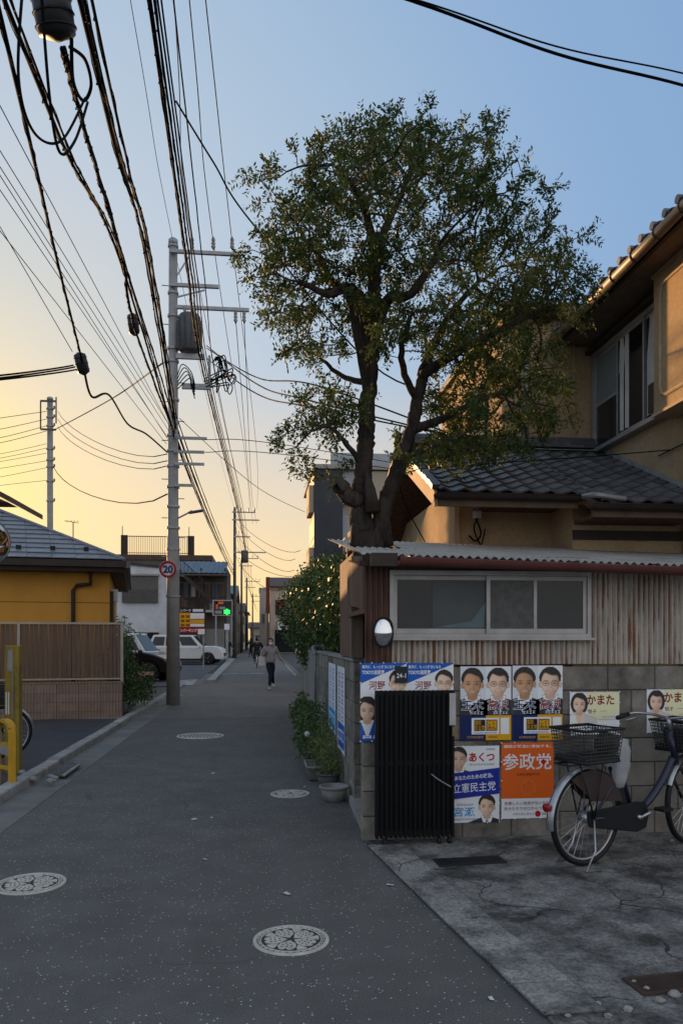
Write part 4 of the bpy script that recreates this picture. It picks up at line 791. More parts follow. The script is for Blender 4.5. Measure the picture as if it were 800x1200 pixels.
for py in (290, 345, 372, 410, 425, 470, 512, 530, 548, 572, 595, 620, 645, 700): 
    z = onp(203, py).z; MB().lathe([(lerp(.18, .112, min(z/10.75, 1)**.8)+.008, 0), (lerp(.18, .112, min(z/10.75, 1)**.8)+.008, .05)], (PX_, PY_, z), 20).build('band', A_STEEL, p1)
for k in range(16):
    z = 3.0+k*.45; sg = -1 if k % 2 else 1; MB().cyl((PX_, PY_, z), (PX_+sg*.26, PY_-.02, z), .011, n=6).build('step_bolt', A_STEEL, p1)
tf = thing('transformer', 'dark grey ribbed drum transformer hung on the tall roadside pole', 'transformer', onp(222, 415, -.1)); a, b = onp(222, 413, -.15), onp(222, 370, -.15)
DK = mat('transformer_grey', (.09, .095, .10), (.065, .07, .075), 5, .5)
MB().lathe([(.2, 0), (.25, .05), (.26, .8), (.22, .86)], a, 24).build('drum', DK, tf, True)
for k in range(10): an = k*.628; MB().obox(a+V(math.cos(an)*.27, math.sin(an)*.27, .42), (.05, .012, .66), Matrix.Rotation(an, 3, 'Z')).build('fin', DK, tf)
insul(tf, a+V(-.1, -.05, .85), .2, .04); insul(tf, a+V(.1, -.05, .85), .2, .04)
# dark tangle of lead-in cables hung at the bracket
for k in range(9):
    p = onp(248+random.uniform(0, 12), 420+random.uniform(0, 8), -.2); q = onp(250+random.uniform(0, 22), 445+random.uniform(-5, 18), -.25+random.uniform(-.2, .2)); e = onp(236+random.uniform(0, 12), 450+random.uniform(-6, 6), -.15)
    tag(MB().tube(spline([p, p+V(.12, -.1, .05), q, q+V(.06, 0, .2), e], 6), .013, 6).build('lead_cable', A_CABLE), 'thin dark lead cable looped in the tangle beside the transformer bracket', 'cable', 'lead cables at the transformer bracket')
for k in range(5):
    p = onp(208, 440+4*k, -.16); tag(MB().tube(spline([p, p+V(.12+.04*k, -.12, .22), p+V(.32, -.1, .06), p+V(.4, -.05, -.22)], 6), .012, 6).build('jumper_cable', A_CABLE), 'thin dark jumper cable arching from the pole below the transformer', 'cable', 'jumper cables below the transformer')
# street lamp and speed limit sign carried by the pole
sl = thing('street_lamp', 'grey street lamp head on a curved arm from the tall pole', 'street lamp', onp(206, 612)); a = onp(209, 607, -.05); b = onp(236, 601, -.1)
MB().tube(spline([a, lerp(a, b, .4)+V(0, 0, .06), lerp(a, b, .6)+V(0, 0, .1)], 5), .02, 8).build('lamp_arm', A_STEEL, sl, True)
h_ = lerp(a, b, .55)+V(0, 0, .09); MB().obox(lerp(h_, b, .5)+V(0, 0, .01), (.36, .13, .055), Matrix.Rotation(-.18, 3, 'Y')).build('lamp_head', DK, sl, bev=.02)
sg = thing('speed_sign', 'round white speed limit 20 sign with red rim on the pole', 'sign', onp(197, 667, -.25)); c = onp(197, 667, -.24); MX = Matrix.Rotation(R(90), 3, 'X')
MB().lathe([(.2, 0), (.2, .01)], c, 36, MX).build('disc', A_WHITE, sg); MB().torus(c+V(0, -.014, 0), .168, .03, 36, 6, MX).build('rim', mat('sign_red', (.42, .02, .025), None, 4, .5), sg, True)
vs, fs = text_mesh('20', .23, .012, 'CENTER'); MB().add([(c.x+v_.x*.95, c.y-.013, c.z+v_.y-.082) for v_ in vs], fs).build('lettering', mat('sign_blue', (.02, .04, .16), None, 4, .5), sg)
MB().box(c.x-.02, c.x+.25, c.y+.002, c.y+.03, c.z-.02, c.z+.02).build('bracket', A_STEEL, sg)
# distant poles
def far_pole(px, Y, h, label, arms, r=.16, tfm=False):
    b = P(px, 748, Y=Y); t = pole('utility_pole', label, b.x, Y, h, r, r*.62, m=mat('dark_pole', (.10, .095, .09), (.08, .075, .07), 4, .7))
    for z, l0, l1 in arms: arm(t, h-z, b.x-l0, b.x+l1, Y-.15, .09)
    for z, l0, l1 in arms[:1]:
        for q in (.35, .7, 1): insul(t, V(b.x+l1*q-.06, Y-.15, h-z+.05), .3)
    if tfm: MB().lathe([(.24, 0), (.3, .05), (.3, .9), (.2, .95)], (b.x+.75, Y-.1, h-4.2), 16).build('transformer_drum', DK, t, True)
    return b.x
x2 = far_pole(275, 60, 11.6, 'dark utility pole with drum transformer, next after the signed pole down the lane', [(.3, .2, 1.6), (.9, .2, 1.9), (2.2, .1, 1.2), (3.4, .1, 2.4)], tfm=True)
for px, Y, h, l in ((283, 84, 10.6, 'thin utility pole down the lane just beyond the transformer pole'), (289, 104, 9.6, 'farther thin utility pole between roofs at the end of the lane'), (296, 126, 8.8, 'farthest short utility pole at the end of the lane')): far_pole(px, Y, h, l, [(.4, .3, 1.8), (1.2, .3, 1.2)])
lp = P(59, 748, Y=38); pl = pole('utility_pole', 'lone utility pole rising behind the slate roof of the ochre bungalow', lp.x, 38, P(59, 468, Y=38).z, .155, .13)
for px0, px1, dy in ((50, 67, -.4),):
    z0, z1 = P(50, 505, Y=38).z, P(50, 472, Y=38).z; xa, xb = P(50, 480, Y=38).x, P(68, 480, Y=38).x
    MB().tube([(xa, 37.7, z0), (xa, 37.7, z1-.2), (xa, 37.7, z1)], .035, 6).tube([(xb, 37.7, z0+.3), (xb, 37.7, z1+.2)], .035, 6).build('arm_frame', DK, pl)
    MB().box(xa, xb, 37.66, 37.74, z1-.04, z1+.04).box(xa, xb, 37.66, 37.74, z0-.04, z0+.04).build('crossarm', DK, pl)
for py in (480, 490, 500, 527, 540, 548, 565, 588): z = P(59, py, Y=38).z; MB().lathe([(.175, 0), (.175, .06)], (lp.x, 38, z), 14).build('band', A_STEEL, pl); insul(pl, V(lp.x+.22, 37.9, z), .16, .05, DK)
# ------------------------------------------------------------------ overhead cables
CB = {}
def cable(pts, r, label, group=None, sag=0., rings=0, name='overhead_cable', cat='cable', wob=0.):
    r = r*.85 if r > .0125 else r; s = spline(pts, 10); k = len(s); out = []
    for i, p in enumerate(s):
        t = i/(k-1); out.append(p-V(0, 0, 4*sag*t*(1-t))+(V(random.uniform(-wob, wob), 0, random.uniform(-wob, wob)) if wob else V()))
    o = tag(MB().tube(out, r, 6).build(name, A_CABLE, None, True), label, cat, group)
    if rings:
        mb = MB(); L_ = 0; ph = random.random()*6; dense = [lerp(a, b, j/4) for a, b in zip(out, out[1:]) for j in range(4)]
        mb.tube([p+V(math.cos(i*.9+ph)*(r+.004), 0, math.sin(i*.9+ph)*(r+.004)) for i, p in enumerate(dense)], .0035, 5)
        for a, b in zip(out, out[1:]):
            n = max(1, int((b-a).length/.3)); d = (b-a).normalized()
            for j in range(n):
                c_ = lerp(a, b, (j+random.random()*.5)/n); rr_ = r*.5+.006; e_ = V(random.uniform(-1, 1), random.uniform(-.3, .3), -1).normalized(); mb.tube([c_-d*.02+e_*r, c_+e_*(r+rr_), c_+d*.025+e_*r], [.004, .005, .004], 5)
        ro = mb.build('hanger_clip', A_CABLE, o); ro['kind'] = 'stuff'
    return o
def Z(px, py, z): return P(px, py, Z=z)
def ahead(a, b, y): t = (y-a.y)/(b.y-a.y); return a+(b-a)*t
G_COM = 'heavy telephone cables along the lane'; L_COM = 'thick black telephone cable with hanger clips running along the lane to the signed pole'
for a, b, c_, r in (((8, 4, 5.6), (139, 300), (204, 512), .02), ((13, 2, 5.65), (144, 305), (204, 508), .01), ((94, 0, 6.0), (172, 300), (206, 500), .021), ((99, 0, 6.05), (174, 292), (206, 496), .013), ((108, 0, 6.15), (177, 300), (207, 488), .015), ((98, 0, 6.05), (166, 280), (205, 506), .011)):
    A = Z(*a); E_ = onp(c_[0], c_[1], -.2); B0 = ahead(A, E_, -8); B0.z = A.z+.1
    mid = P(b[0], b[1], Y=lerp(A.y, E_.y, .42)); far = V(x2+.1, 59.8, E_.z+random.uniform(-.2, .3))
    cable([B0, A, mid, E_], r, L_COM if r > .014 else L_COM.replace('thick black', 'slim black').replace('with hanger clips running along the lane', 'lashed to a thicker one, running'), G_COM, 0, 1, wob=.006); cable([E_, far], r, ('thick' if r > .014 else 'slim')+' black telephone cable continuing from the signed pole to the transformer pole', 'telephone cables to the next pole', .35, 1)
# the bundle that carries the splice closures
A = Z(0, 15, 5.35); E_ = P(97, 425, Y=11.5); cable([ahead(A, E_, -6), A, P(66, 300, Y=8.6), E_], .018, 'thick black cable with clips ending in the lower hanging splice case', None, 0, 1)
cl = onp(196, 530, -.2); cable([P(99, 435, Y=11.6), P(108, 465, Y=12), P(128, 463, Y=13.5), P(150, 497, Y=15.5), P(172, 509, Y=16.8), cl], .021, 'drooping black cable snaking from the lower splice case to the signed pole')
A = P(72, 56, Y=5.6); E_ = onp(203, 505, -.2); cable([A, P(102, 160, Y=7.0), P(143, 300, Y=9.6), P(160, 390, Y=12), E_], .022, 'thick black cable with clips running down from the large top splice case', None, 0, 1, wob=.008)
cable([V(A.x+.02, A.y, A.z), P(110, 190, Y=7.2), P(150, 320, Y=10), onp(206, 498, -.2)], .016, 'thinner black cable twisted beside the one from the top splice case', None, 0, 1, wob=.012)
cable([P(28, -30, Y=5.2), P(22, 90, Y=5.3), P(40, 155, Y=5.6), P(72, 165, Y=5.9), P(100, 115, Y=6.2)], .01, 'slim black cable drooping in a loop to the left of the top splice case')
cable([P(48, -20, Y=5.4), P(58, 110, Y=5.6), P(70, 178, Y=5.8), P(88, 165, Y=6.0), P(103, 120, Y=6.4)], .013, 'blue-grey cable drooping in a deep loop below the top splice case')
cable([P(84, 45, Y=5.7), P(86, 95, Y=6), P(98, 118, Y=6.3), P(107, 100, Y=6.2), P(100, 70, Y=6), P(82, 55, Y=5.8)], .016, 'black cable curling in a small loop beside the top splice case')
def closure(p, q, r, label):
    d = (q-p); t = thing('splice_case', label, 'splice case', p); mb = MB()
    mb.tube([p-d*.06, p, p+d*.06, p+d*.5, q-d*.06, q, q+d*.08], [r*.25, r*.6, r, r*1.05, r, r*.6, r*.2], 14).build('shell', mat('case_black', (.03, .032, .035), (.022, .023, .025), 4, .45), t, True)
    for k in (.2, .5, .8): MB().tube([lerp(p, q, k-.02), lerp(p, q, k+.02)], r*1.12, 14).build('band', A_BLACK, t)
closure(P(58, -12, Y=5.6), P(68, 44, Y=5.7), .13, 'large dark splice case hanging at the top of the cable bundle')
closure(P(155, 368, Y=13), P(158, 392, Y=13.1), .085, 'small black splice case clipped beside the telephone cables')
closure(P(93, 414, Y=11.5), P(99, 438, Y=11.6), .085, 'black splice case at the end of the left clip-studded cable')
G_LV = 'low voltage cables over the lane'; L_LV = 'black power cable running high over the lane past the signed pole'
for k, (px, dx, r) in enumerate(((174, -.03, .012), (176, 0, .02), (181, .07, .016), (185, .13, .013), (189, .2, .01), (203, .33, .009))):
    A = Z(px, 0, 7.9); X_ = -1.30+dx; p1_ = V(X_, PY_-.2, 7.75-.1*k); cable([ahead(A, p1_, -8), A, lerp(A, p1_, .5)-V(0, 0, .08), p1_, V(-1.0+dx, 35, 7.35-.1*k), V(x2+.9+dx*.5, 59.8, 7.9-.15*k)], r, L_LV, G_LV, 0, 1 if k < 3 else 0, wob=.004)
G_HV = 'thin high voltage wires'; L_HV = 'thin high voltage wire strung along the tops of the poles'
for px, ip, r in ((153, 203, .006), (222, 250, .009), (241, 272, .009), (204, 225, .008)):
    A = Z(px, 0, 10.9); E_ = onp(ip, 284, -.15); cable([ahead(A, E_, -6), A, E_, lerp(E_, V(x2+(ip-203)/30, 59.8, 11.5), .5)-V(0, 0, .5), V(x2+(ip-203)/40, 59.8, 11.5)], r, L_HV, G_HV)
for ip, py in ((276, 372), (286, 372)): E_ = onp(ip, py, -.15); A = Z(228+ip-276, 40, 9.3); cable([E_, lerp(E_, V(x2+1.5, 59.8, 9.6), .5)-V(0, 0, .5), V(x2+1.4+(ip-276)*.03, 59.8, 10.4)], .009, 'thin wire dropping from the lower crossarm insulator towards the transformer pole', 'lower crossarm wires')
# thin drops to the left
for k, (a, e) in enumerate((((0, 176), (198, 498)), ((0, 195), (198, 505)), ((0, 222), (196, 512)), ((0, 265), (85, 412)), ((0, 270), (195, 520)), ((30, 180), (199, 500)), ((0, 205), (197, 515)))):
    A = Z(a[0], a[1], 6.8); E_ = onp(e[0], e[1], -.1) if e[0] > 100 else P(e[0], e[1], Y=12); cable([ahead(A, E_, A.y-4), A, E_], .006, 'thin grey service wire slanting down past the cables to the signed pole', 'thin service wires on the left')
# two heavy cables over the house corner
for dy, r, lb in ((0, .006, 'thinner black cable slung across the sky towards the tan house'), (14, .011, 'thicker black cable slung across the sky towards the tan house')):
    A, B = Z(482, -2+dy*.2, 6.0), Z(800, 86+dy, 6.0); D = B-A; cable([A-D*.8, A, lerp(A, B, .5)-V(0, 0, .06), B, B+D*.6], r, lb, 'cables slung over the house corner')
# service drops to the right
A = P(206, 118, Y=8.5); cable([A, P(250, 190, Y=8.9), P(296, 262, Y=9.4), V(1.6, 9.9, 5.0), V(3.3, 10.4, 4.9)], .011, 'black service drop leaving the power cables into the tree top')
for y0, px, py in ((405, 365, 470), (408, 372, 452), (420, 368, 478)): cable([onp(242, y0, -.2), P(300, (y0+py)/2+12, Y=13.5), P(px, py, Y=10.2), V(2.6, 9.9, 4.2)], .011, 'black service drop from the transformer bracket to the tan house behind the tree', 'service drops to the tan house')
for y0, px, py in ((515, 345, 523), (530, 345, 534)): cable([onp(240, y0, -.2), P(px, py, Y=18.5), V(9, 21, 5.6)], .009, 'thin wire crossing level behind the tree from the signed pole', 'level wires behind the tree')
cable([P(210, 490, Y=PY_-.2), P(300, 570, Y=22), P(357, 600, Y=27)], .008, 'thin wire slanting down from the signed pole to the dark apartment block')
# wires of the lone pole
for py, e in ((482, 532), (491, 540), (500, 546)): cable([P(68, py, Y=37.8), onp(196, e, 0)], .014, 'wire with sleeve sagging from the lone pole to the signed pole', 'wires from the lone pole', .55)
cable([P(63, 547, Y=37.8), onp(196, 579, 0)], .02, 'thicker cable sagging low from the lone pole to the signed pole', None, .7)
cable([P(62, 505, Y=37.8), P(130, 468, Y=28), onp(190, 426, 0)], .022, 'straight dark stay cable rising from the lone pole to the signed pole')
for py, e in ((482, 491), (491, 504), (499, 514), (505, 520), (520, 533), (525, 538), (531, 542), (540, 550), (548, 560), (563, 570)): cable([P(55, py, Y=37.8), P(0, e-1, Y=37), P(-70, e+9, Y=36)], .016 if py < 510 else .011, 'dark wire reaching the lone pole from beyond the ochre bungalow', 'wires left of the lone pole')
for a, b in (((0, 440), (88, 430)), ((0, 437), (86, 428)), ((0, 442), (90, 433))): cable([P(-60, a[1]+4, Y=9), P(a[0], a[1], Y=9.5), P(b[0], b[1], Y=11.4)], .012, 'black drop cable reaching the lower splice case from the left', 'drop cables at the lower splice case', .03)
for k, (y0, e) in enumerate(((610, (346, 655)), (603, (352, 645)), (622, (345, 668)), (640, (352, 672)), (650, (330, 690)))): cable([P(276, y0, Y=60), P(*e, Y=44)], .018, 'dark wire sagging from the transformer pole across to the hedge side', 'wires from the transformer pole', .8)
for k in range(5): cable([V(x2+.3*k, 60, 10.8-.9*k), V(P(283, 748, Y=84).x+.3*k, 84, 9.9-.8*k), V(P(289, 748, Y=104).x+.25*k, 104, 9-.7*k), V(P(296, 748, Y=126).x+.2*k, 126, 8.2-.6*k)], .018, 'dark wire linking the distant poles at the end of the lane', 'far wires down the lane')
tv = thing('tv_antenna', 'small television antenna on a thin mast behind the ochre bungalow', 'antenna', P(87, 628, Y=30)); a = P(86, 612, Y=30); MB().cyl(P(86, 632, Y=30)-V(0, 0, 3), a, .02, n=6).build('mast', DK, tv)
MB().cyl(a+V(-.3, 0, .05), a+V(.2, 0, -.03), .012, n=6).build('boom', DK, tv)
for k in range(5): MB().cyl(a+V(-.28+.11*k, -.12, .04), a+V(-.28+.11*k, .12, .04), .01, n=6).build('element', DK, tv)
# ------------------------------------------------------------------ posters
def flat(name, c): return mat('ink_'+name, lin(c), None, 1, .5, lo=.9, hi=1)
I = {k: flat(k, v) for k, v in dict(white='#eff0f2', blue='#1a5fbd', navy='#10245e', red='#c01626', dred='#8e1626', yellow='#e2a413', orange='#e8661f', cyan='#1f9bd8', black='#1b1b1f', skin='#d9a98c', skin2='#c98f6e', tan='#b98566', hair='#2c2523', suit='#20232e', lip='#a8504a', grey='#8d9298', pale='#e0e4ea', lemon='#f0edc0', lav='#c9cde6', royal='#20309a', peach='#dd8a3c').items()}
def ell(cx, cy, rx, ry, n=20, a0=0, a1=2*math.pi): return [(cx+rx*math.cos(a0+(a1-a0)*i/n), cy+ry*math.sin(a0+(a1-a0)*i/n)) for i in range(n)]
PRINT = bpy.data.materials.new('photo_print'); PRINT.use_nodes = True
an_ = PRINT.node_tree.nodes.new('ShaderNodeAttribute'); an_.attribute_name = 'print'; PRINT.node_tree.links.new(an_.outputs['Color'], PRINT.node_tree.nodes['Principled BSDF'].inputs['Base Color']); PRINT.node_tree.nodes['Principled BSDF'].inputs['Roughness'].default_value = .5
class Poster:
    def __init__(s, q, label, sheet='white', pins=True, plane=None, group=None):
        s.q = q; u0, v0, u1, v1 = q; s.lay = 0
        if plane is None:
            a, b = P(u0, v0, Y=WY-.006), P(u1, v1, Y=WY-.006); s.x0, s.x1, s.z0, s.z1 = a.x, b.x, a.z, b.z; s.f = lambda x, z, l: V(x, WY-.008-.0009*l, z); org = ((a.x+b.x)/2, WY-.008, b.z)
        else: s.x0, s.x1, s.z0, s.z1, s.f, org = plane
        s.t = thing('poster', label, 'poster', org, group=group)
        s.rect(u0, v0, u1, v1, sheet, 0, 'sheet')
        if pins:
            for k in range(5):
                for uu, vv in ((u0, lerp(v0, v1, k/4)), (u1, lerp(v0, v1, k/4)), (lerp(u0, u1, k/4), v0), (lerp(u0, u1, k/4), v1)):
                    if random.random() < .55: MB().ball(s.w(uu, vv, 5), .006, 8).build('pin', I['white'], s.t, True)
    def w(s, u, v, l):
        u0, v0, u1, v1 = s.q; return s.f(lerp(s.x0, s.x1, (u-u0)/(u1-u0)), lerp(s.z0, s.z1, (v-v0)/(v1-v0)), l)
    def poly(s, pts, m, l, name='print'): return MB().add([s.w(u, v, l) for u, v in pts], [tuple(range(len(pts)))]).build(name, I[m], s.t)
    def rect(s, u0, v0, u1, v1, m, l, name='band'): return s.poly([(u0, v0), (u1, v0), (u1, v1), (u0, v1)], m, l, name)
    def text(s, txt, u0, v0, u1, v1, m, l, bold=.02, out=None, shear=0):
        for (mm, bb, ll) in (([(out, bold+.035, l)] if out else [])+[(m, bold, l+(1 if out else 0))]):
            vs, fs = text_mesh(txt, 1, bb); 
            if not vs: return
            xa, xb = min(v.x for v in vs), max(v.x for v in vs); ya, yb = min(v.y for v in vs), max(v.y for v in vs); g = .6 if ll == l and out else 0
            MB().add([s.w(lerp(u0-g, u1+g, (v.x-xa)/(xb-xa)), lerp(v1+g, v0-g, (v.y-ya)/(yb-ya))+shear*(v.x-xa)/(xb-xa), ll) for v in vs], fs).build('lettering', I[mm], s.t)
    def marks(s, u0, v0, u1, v1, n, m, l):                             # print too small to read in the photograph
        mb = MB(); w_ = (u1-u0)/n
        for k in range(n):
            a = u0+k*w_; b = a+w_*random.uniform(.68, .86); c = lerp(v0, v1, random.uniform(0, .18)); d = lerp(v0, v1, random.uniform(.82, 1)); h = (c+d)/2; t_ = (d-c)*.2; q = random.random()
            for r_ in ((a, c, b, c+t_), (a, d-t_, b, d), (lerp(a, b, .4*q+.1), c+t_, lerp(a, b, .4*q+.35), d-t_)): mb.add([s.w(r_[0], r_[1], l), s.w(r_[2], r_[1], l), s.w(r_[2], r_[3], l), s.w(r_[0], r_[3], l)], [(0, 1, 2, 3)])
        o = mb.build('small_print', I[m], s.t); o['kind'] = 'stuff'
    def portrait(s, u, v, H, l, bot, skin='skin', suit='suit', long=False, glasses=False, tie=None, left=None, right=None):
        """a printed photographic portrait: soft-edged colour field on a fine flat grid"""
        rg = np.random.default_rng(int(u*7+v*3)); nx, ny = 66, 84
        lo = left if left is not None else u-1.0*H; hi = right if right is not None else u+1.0*H; lo = max(lo, u-1.0*H); hi = min(hi, u+1.0*H); top = max(v-.62*H, s.q[1])
        xs = np.linspace(lo, hi, nx); ys = np.linspace(top, bot, ny); UU, VV = np.meshgrid(xs, ys); x = (UU-u)/H; y = (VV-v)/H
        def ss(d, w=.03): t = np.clip((d+w)/(2*w), 0, 1); return t*t*(3-2*t)
        def rgb(h): return np.array(lin(h))
        SK = rgb('#e6bea4') if skin == 'skin' else rgb('#c4946f'); SK = SK*(1+rg.normal()*.05)
        col = np.zeros(x.shape+(3,)); al = np.zeros(x.shape)
        def lay(a, c, alpha=True):
            nonlocal col, al
            c = np.asarray(c); c = c if c.ndim == 3 else np.broadcast_to(c, col.shape); col = col*(1-a[..., None])+c*a[..., None]
            if alpha: al = np.maximum(al, a)
        fw = .325+rg.normal()*.008; jaw = np.where(y > .1, 1-.38*np.clip((y-.1)/.42, 0, 1)**2.0, 1)
        fr = 1-((x/(fw*jaw))**2+(np.where(y > 0, y/.5, y/.46))**2)
        nxn = np.clip(x/fw, -1, 1); lit = .60+.46*(-nxn*.6-y*.2)+.34*np.sqrt(np.clip(fr, 0, 1))
        nz = rg.normal(size=x.shape)*.03
        HR_ = rgb('#241d1b')*(1+.9*np.clip(np.sin(x*34+y*9+rg.random()*6), 0, 1)[..., None]*np.clip(-y-.1, 0, 1)[..., None]*1.6)
        sh_ = .52+.34*np.clip(np.abs(x)-.16, 0, 2)**1.15
        if long: lay(ss(1-((x/.47)**2+((y+.02)/.62)**2), .1), HR_)
        lay(ss(y-sh_, .03), rgb({'suit': '#23262f', 'blue': '#1450a0', 'white': '#d8d2c8'}.get(suit, '#23262f'))*(1+.35*nxn[..., None]*-.5))
        vn = ss(.30-np.abs(x)-.36*(y-.45), .02)*ss(y-.44, .03); lay(vn, rgb('#e4e4e6') if suit != 'white' else SK*.9)
        if tie: lay(ss(.055+.03*(y-.6)-np.abs(x), .012)*ss(y-.66, .02), rgb({'blue': '#2c4f9c', 'navy': '#2a3050'}.get(tie, '#7a2430')))
        lay(ss(.185-np.abs(x), .02)*ss(y-.2, .05)*ss(.66-y-.5*np.abs(x), .03), SK*.66)
        if not long:
            lay(ss(1-((x/.385)**2+((y+.14)/.44)**2), .07)*ss(.06-y, .03), HR_)
            for sg in (-1, 1): lay(ss(1-(((x-sg*.36)/.055)**2+((y-.06)/.11)**2), .25), SK*.82)
        lay(ss(fr, .07), SK[None, None]*(lit+nz)[..., None])
        hl = -.31-.05*np.cos(x*9+rg.random()*3)+.55*np.clip(np.abs(x)-.2, 0, 1)**1.0*(1.5 if not long else 2.2)
        lay(ss(hl-y, .035)*ss(1-((x/.41)**2+((y+.12)/.46)**2), .06), HR_)
        def blob(cx, cy, rx, ry): return np.exp(-((x-cx)/rx)**2-((y-cy)/ry)**2)
        for sg in (-1, 1):
            lay(.7*blob(sg*.155, .012, .10, .05), SK*.5, False); lay(1.0*blob(sg*.155, .025, .062, .021), rgb('#1a1413'), False); lay(.9*blob(sg*.165, -.07, .09, .02), rgb('#2a201d'), False)
            lay(.28*blob(sg*.2, .2, .09, .08), np.clip(SK*1.25, 0, 1), False); lay(.5*np.exp(-((x-sg*(.1+.22*(y-.16)))/.016)**2)*ss(y-.17, .02)*ss(.32-y, .02), SK*.55, False)
            if glasses: e = np.abs(np.sqrt(((x-sg*.16)/.125)**2+((y-.025)/.085)**2)-1); lay(.85*np.exp(-(e/.11)**2), rgb('#2b2725'), False)
        lay(.6*blob(.05, .11, .032, .09), SK*.5, False); lay(.4*blob(-.02, .1, .02, .09), np.clip(SK*1.3, 0, 1), False); lay(.5*blob(0, .175, .06, .014), SK*.45, False)
        my = .305+.5*x*x*-1.2; lay(.8*np.exp(-(x/.13)**4-((y-my)/.030)**2), rgb('#a4574f'), False); lay(.85*np.exp(-(x/.10)**4-((y-my+.003)/.012)**2), rgb('#efe8e2'), False); lay(.3*blob(0, .40, .1, .03), SK*.6, False)
        vs = [tuple(s.w(a_, b_, l+.6)) for a_, b_ in zip(UU.ravel(), VV.ravel())]; fs = []
        for j in range(ny-1):
            for i in range(nx-1):
                if al[j, i]+al[j, i+1]+al[j+1, i]+al[j+1, i+1] > 1.6: k = j*nx+i; fs.append((k, k+1, k+nx+1, k+nx))
        mb = MB().add(vs, fs); o = mb.build('portrait', PRINT, s.t); at = o.data.color_attributes.new('print', 'FLOAT_COLOR', 'POINT')
        if len(o.data.vertices) == nx*ny: at.data.foreach_set('color', np.concatenate([np.clip(col*1.25, 0, .9), np.ones(x.shape+(1,))], 2).ravel().astype(np.float32))
def tokyo(q, label, woman):
    p = Poster(q, label, 'white'); u0, v0, u1, v1 = q
    p.poly([(u0, v0), (u1, v0), (u1, v0+1), (u0, v0+24)], 'blue', 1); p.text('東京が、もっと好きになる', u0+2, v0+2.5, u0+40, v0+6.5, 'white', 2); p.text('TOKYO自民党', u0+2, v0+8, u0+28, v0+13.5, 'white', 2, .03)
    p.text('河野', u0+10, v0+21, u0+29, v0+31, 'dred', 1, .013); p.portrait(u0+44, v0+23, 26, 2, v0+62, right=u1, glasses=True)
    p.poly([(u0, v1-22), (u1, v1-30), (u1, v1), (u0, v1)], 'blue', 1)
    if woman: p.portrait(u0+8, v0+55, 26, 4, v0+84, skin='skin', suit='blue', long=True, left=u0)
    p.text('自民党', u0+3, v1-12, u0+40, v1-3, 'white', 2, .04)
tokyo((422, 777, 476, 868), 'blue and white campaign poster with a smiling woman, half behind the black gate', True)
tokyo((476, 777, 531, 868), 'blue and white campaign poster with red characters, mostly behind the black gate', False)
def tama(q, label):
    p = Poster(q, label, 'pale', pins=False); u0, v0, u1, v1 = q; um = (u0+u1)/2
    p.rect(um, v0, u1, v0+57, 'white', 1); p.portrait(u0+14, v0+20, 32, 2, v0+57, skin='tan', right=um+2, left=u0); p.portrait(u0+44, v0+20, 32, 2, v0+57, glasses=True, tie='navy', right=u1)
    p.text('玉木', u0+1.5, v0+39, u0+27, v0+51, 'navy', 4.5, .01, 'white'); p.text('高沢', u0+32, v0+39, u0+56, v0+51, 'dred', 4.5, .01, 'white'); p.marks(u0+12, v0+52.3, u0+27, v0+56, 4, 'pale', 5.5); p.marks(u0+38, v0+52.3, u0+56, v0+56, 5, 'pale', 5.5)
    p.rect(u0, v0+57, um, v1, 'navy', 1); p.rect(um, v0+57, u1, v1, 'yellow', 1); p.rect(u0+13, v0+60, u0+45, v0+79, 'white', 2); p.rect(u0+47, v0+60, u0+57, v0+79, 'white', 2)
    p.rect(u0+16, v0+62, u0+29, v0+75, 'black', 3); p.rect(u0+30, v0+62, u0+43, v0+75, 'black', 3); p.rect(u0+31, v0+63, u0+42, v0+74, 'yellow', 4); p.text('国民\n民主党', u0+16.6, v0+63, u0+28.4, v0+74, 'yellow', 4, .008); p.text('こく\nみん', u0+32, v0+63.5, u0+41, v0+73.5, 'black', 5, .02)
    p.marks(u0+16, v0+76.4, u0+43, v0+78.2, 18, 'navy', 3); p.marks(u0+8, v1-5, u0+27, v1-2.4, 9, 'yellow', 2); p.marks(um+3, v1-5, um+14, v1-2.6, 7, 'black', 2)
tama((539, 781, 598.4, 867), 'pale poster of two men above navy and yellow bands, beside the black gate'); tama((600, 780, 658.5, 867), 'pale poster of two men above navy and yellow bands, above the orange poster')
p = Poster((528, 874.5, 584.5, 963), 'white poster with slanted royal blue band and two men, right of the gate', 'white'); 
p.portrait(537, 889, 24, 1, 905, tie='blue', left=528, suit='suit'); p.text('あくつ', 549, 882, 579, 893, 'red', 1, .035); p.marks(569, 877.5, 580, 879.6, 6, 'black', 1); p.marks(549, 895, 579, 897, 16, 'black', 1)
p.poly([(528, 906), (584.5, 900), (584.5, 930), (528, 936)], 'royal', 4); p.text('あなたのための政治。', 532, 909, 577, 914.5, 'white', 5, .02, shear=-3.5); p.text('立憲民主党', 530, 918, 580, 929, 'white', 5, .004, shear=-3)
p.text('宮瀬', 531, 945, 556, 956, 'cyan', 1, .013); p.marks(535, 941, 554, 943.3, 9, 'black', 1); p.marks(530, 958, 561, 960.3, 16, 'navy', 1); p.portrait(570, 944.5, 24, 1, 963, tie='blue', right=584)
p = Poster((587, 870.5, 648, 958), 'orange poster with large white characters behind the rear bicycle wheel', 'orange'); p.text('国民が政治に参加する。', 590, 873, 645, 876.6, 'white', 1, .02); p.text('参政党', 588.5, 883, 645.5, 902, 'white', 1, .012); p.poly(ell(636, 893, 2.4, 3), 'red', 4)
p.text('SANSEITO', 605, 906, 632, 908.6, 'dred', 1, .02); p.poly(ell(618, 922, 8.5, 9), 'peach', 1); p.poly(ell(618, 922, 7.6, 8.1), 'orange', 2); p.rect(587, 935, 648, 958, 'white', 1)
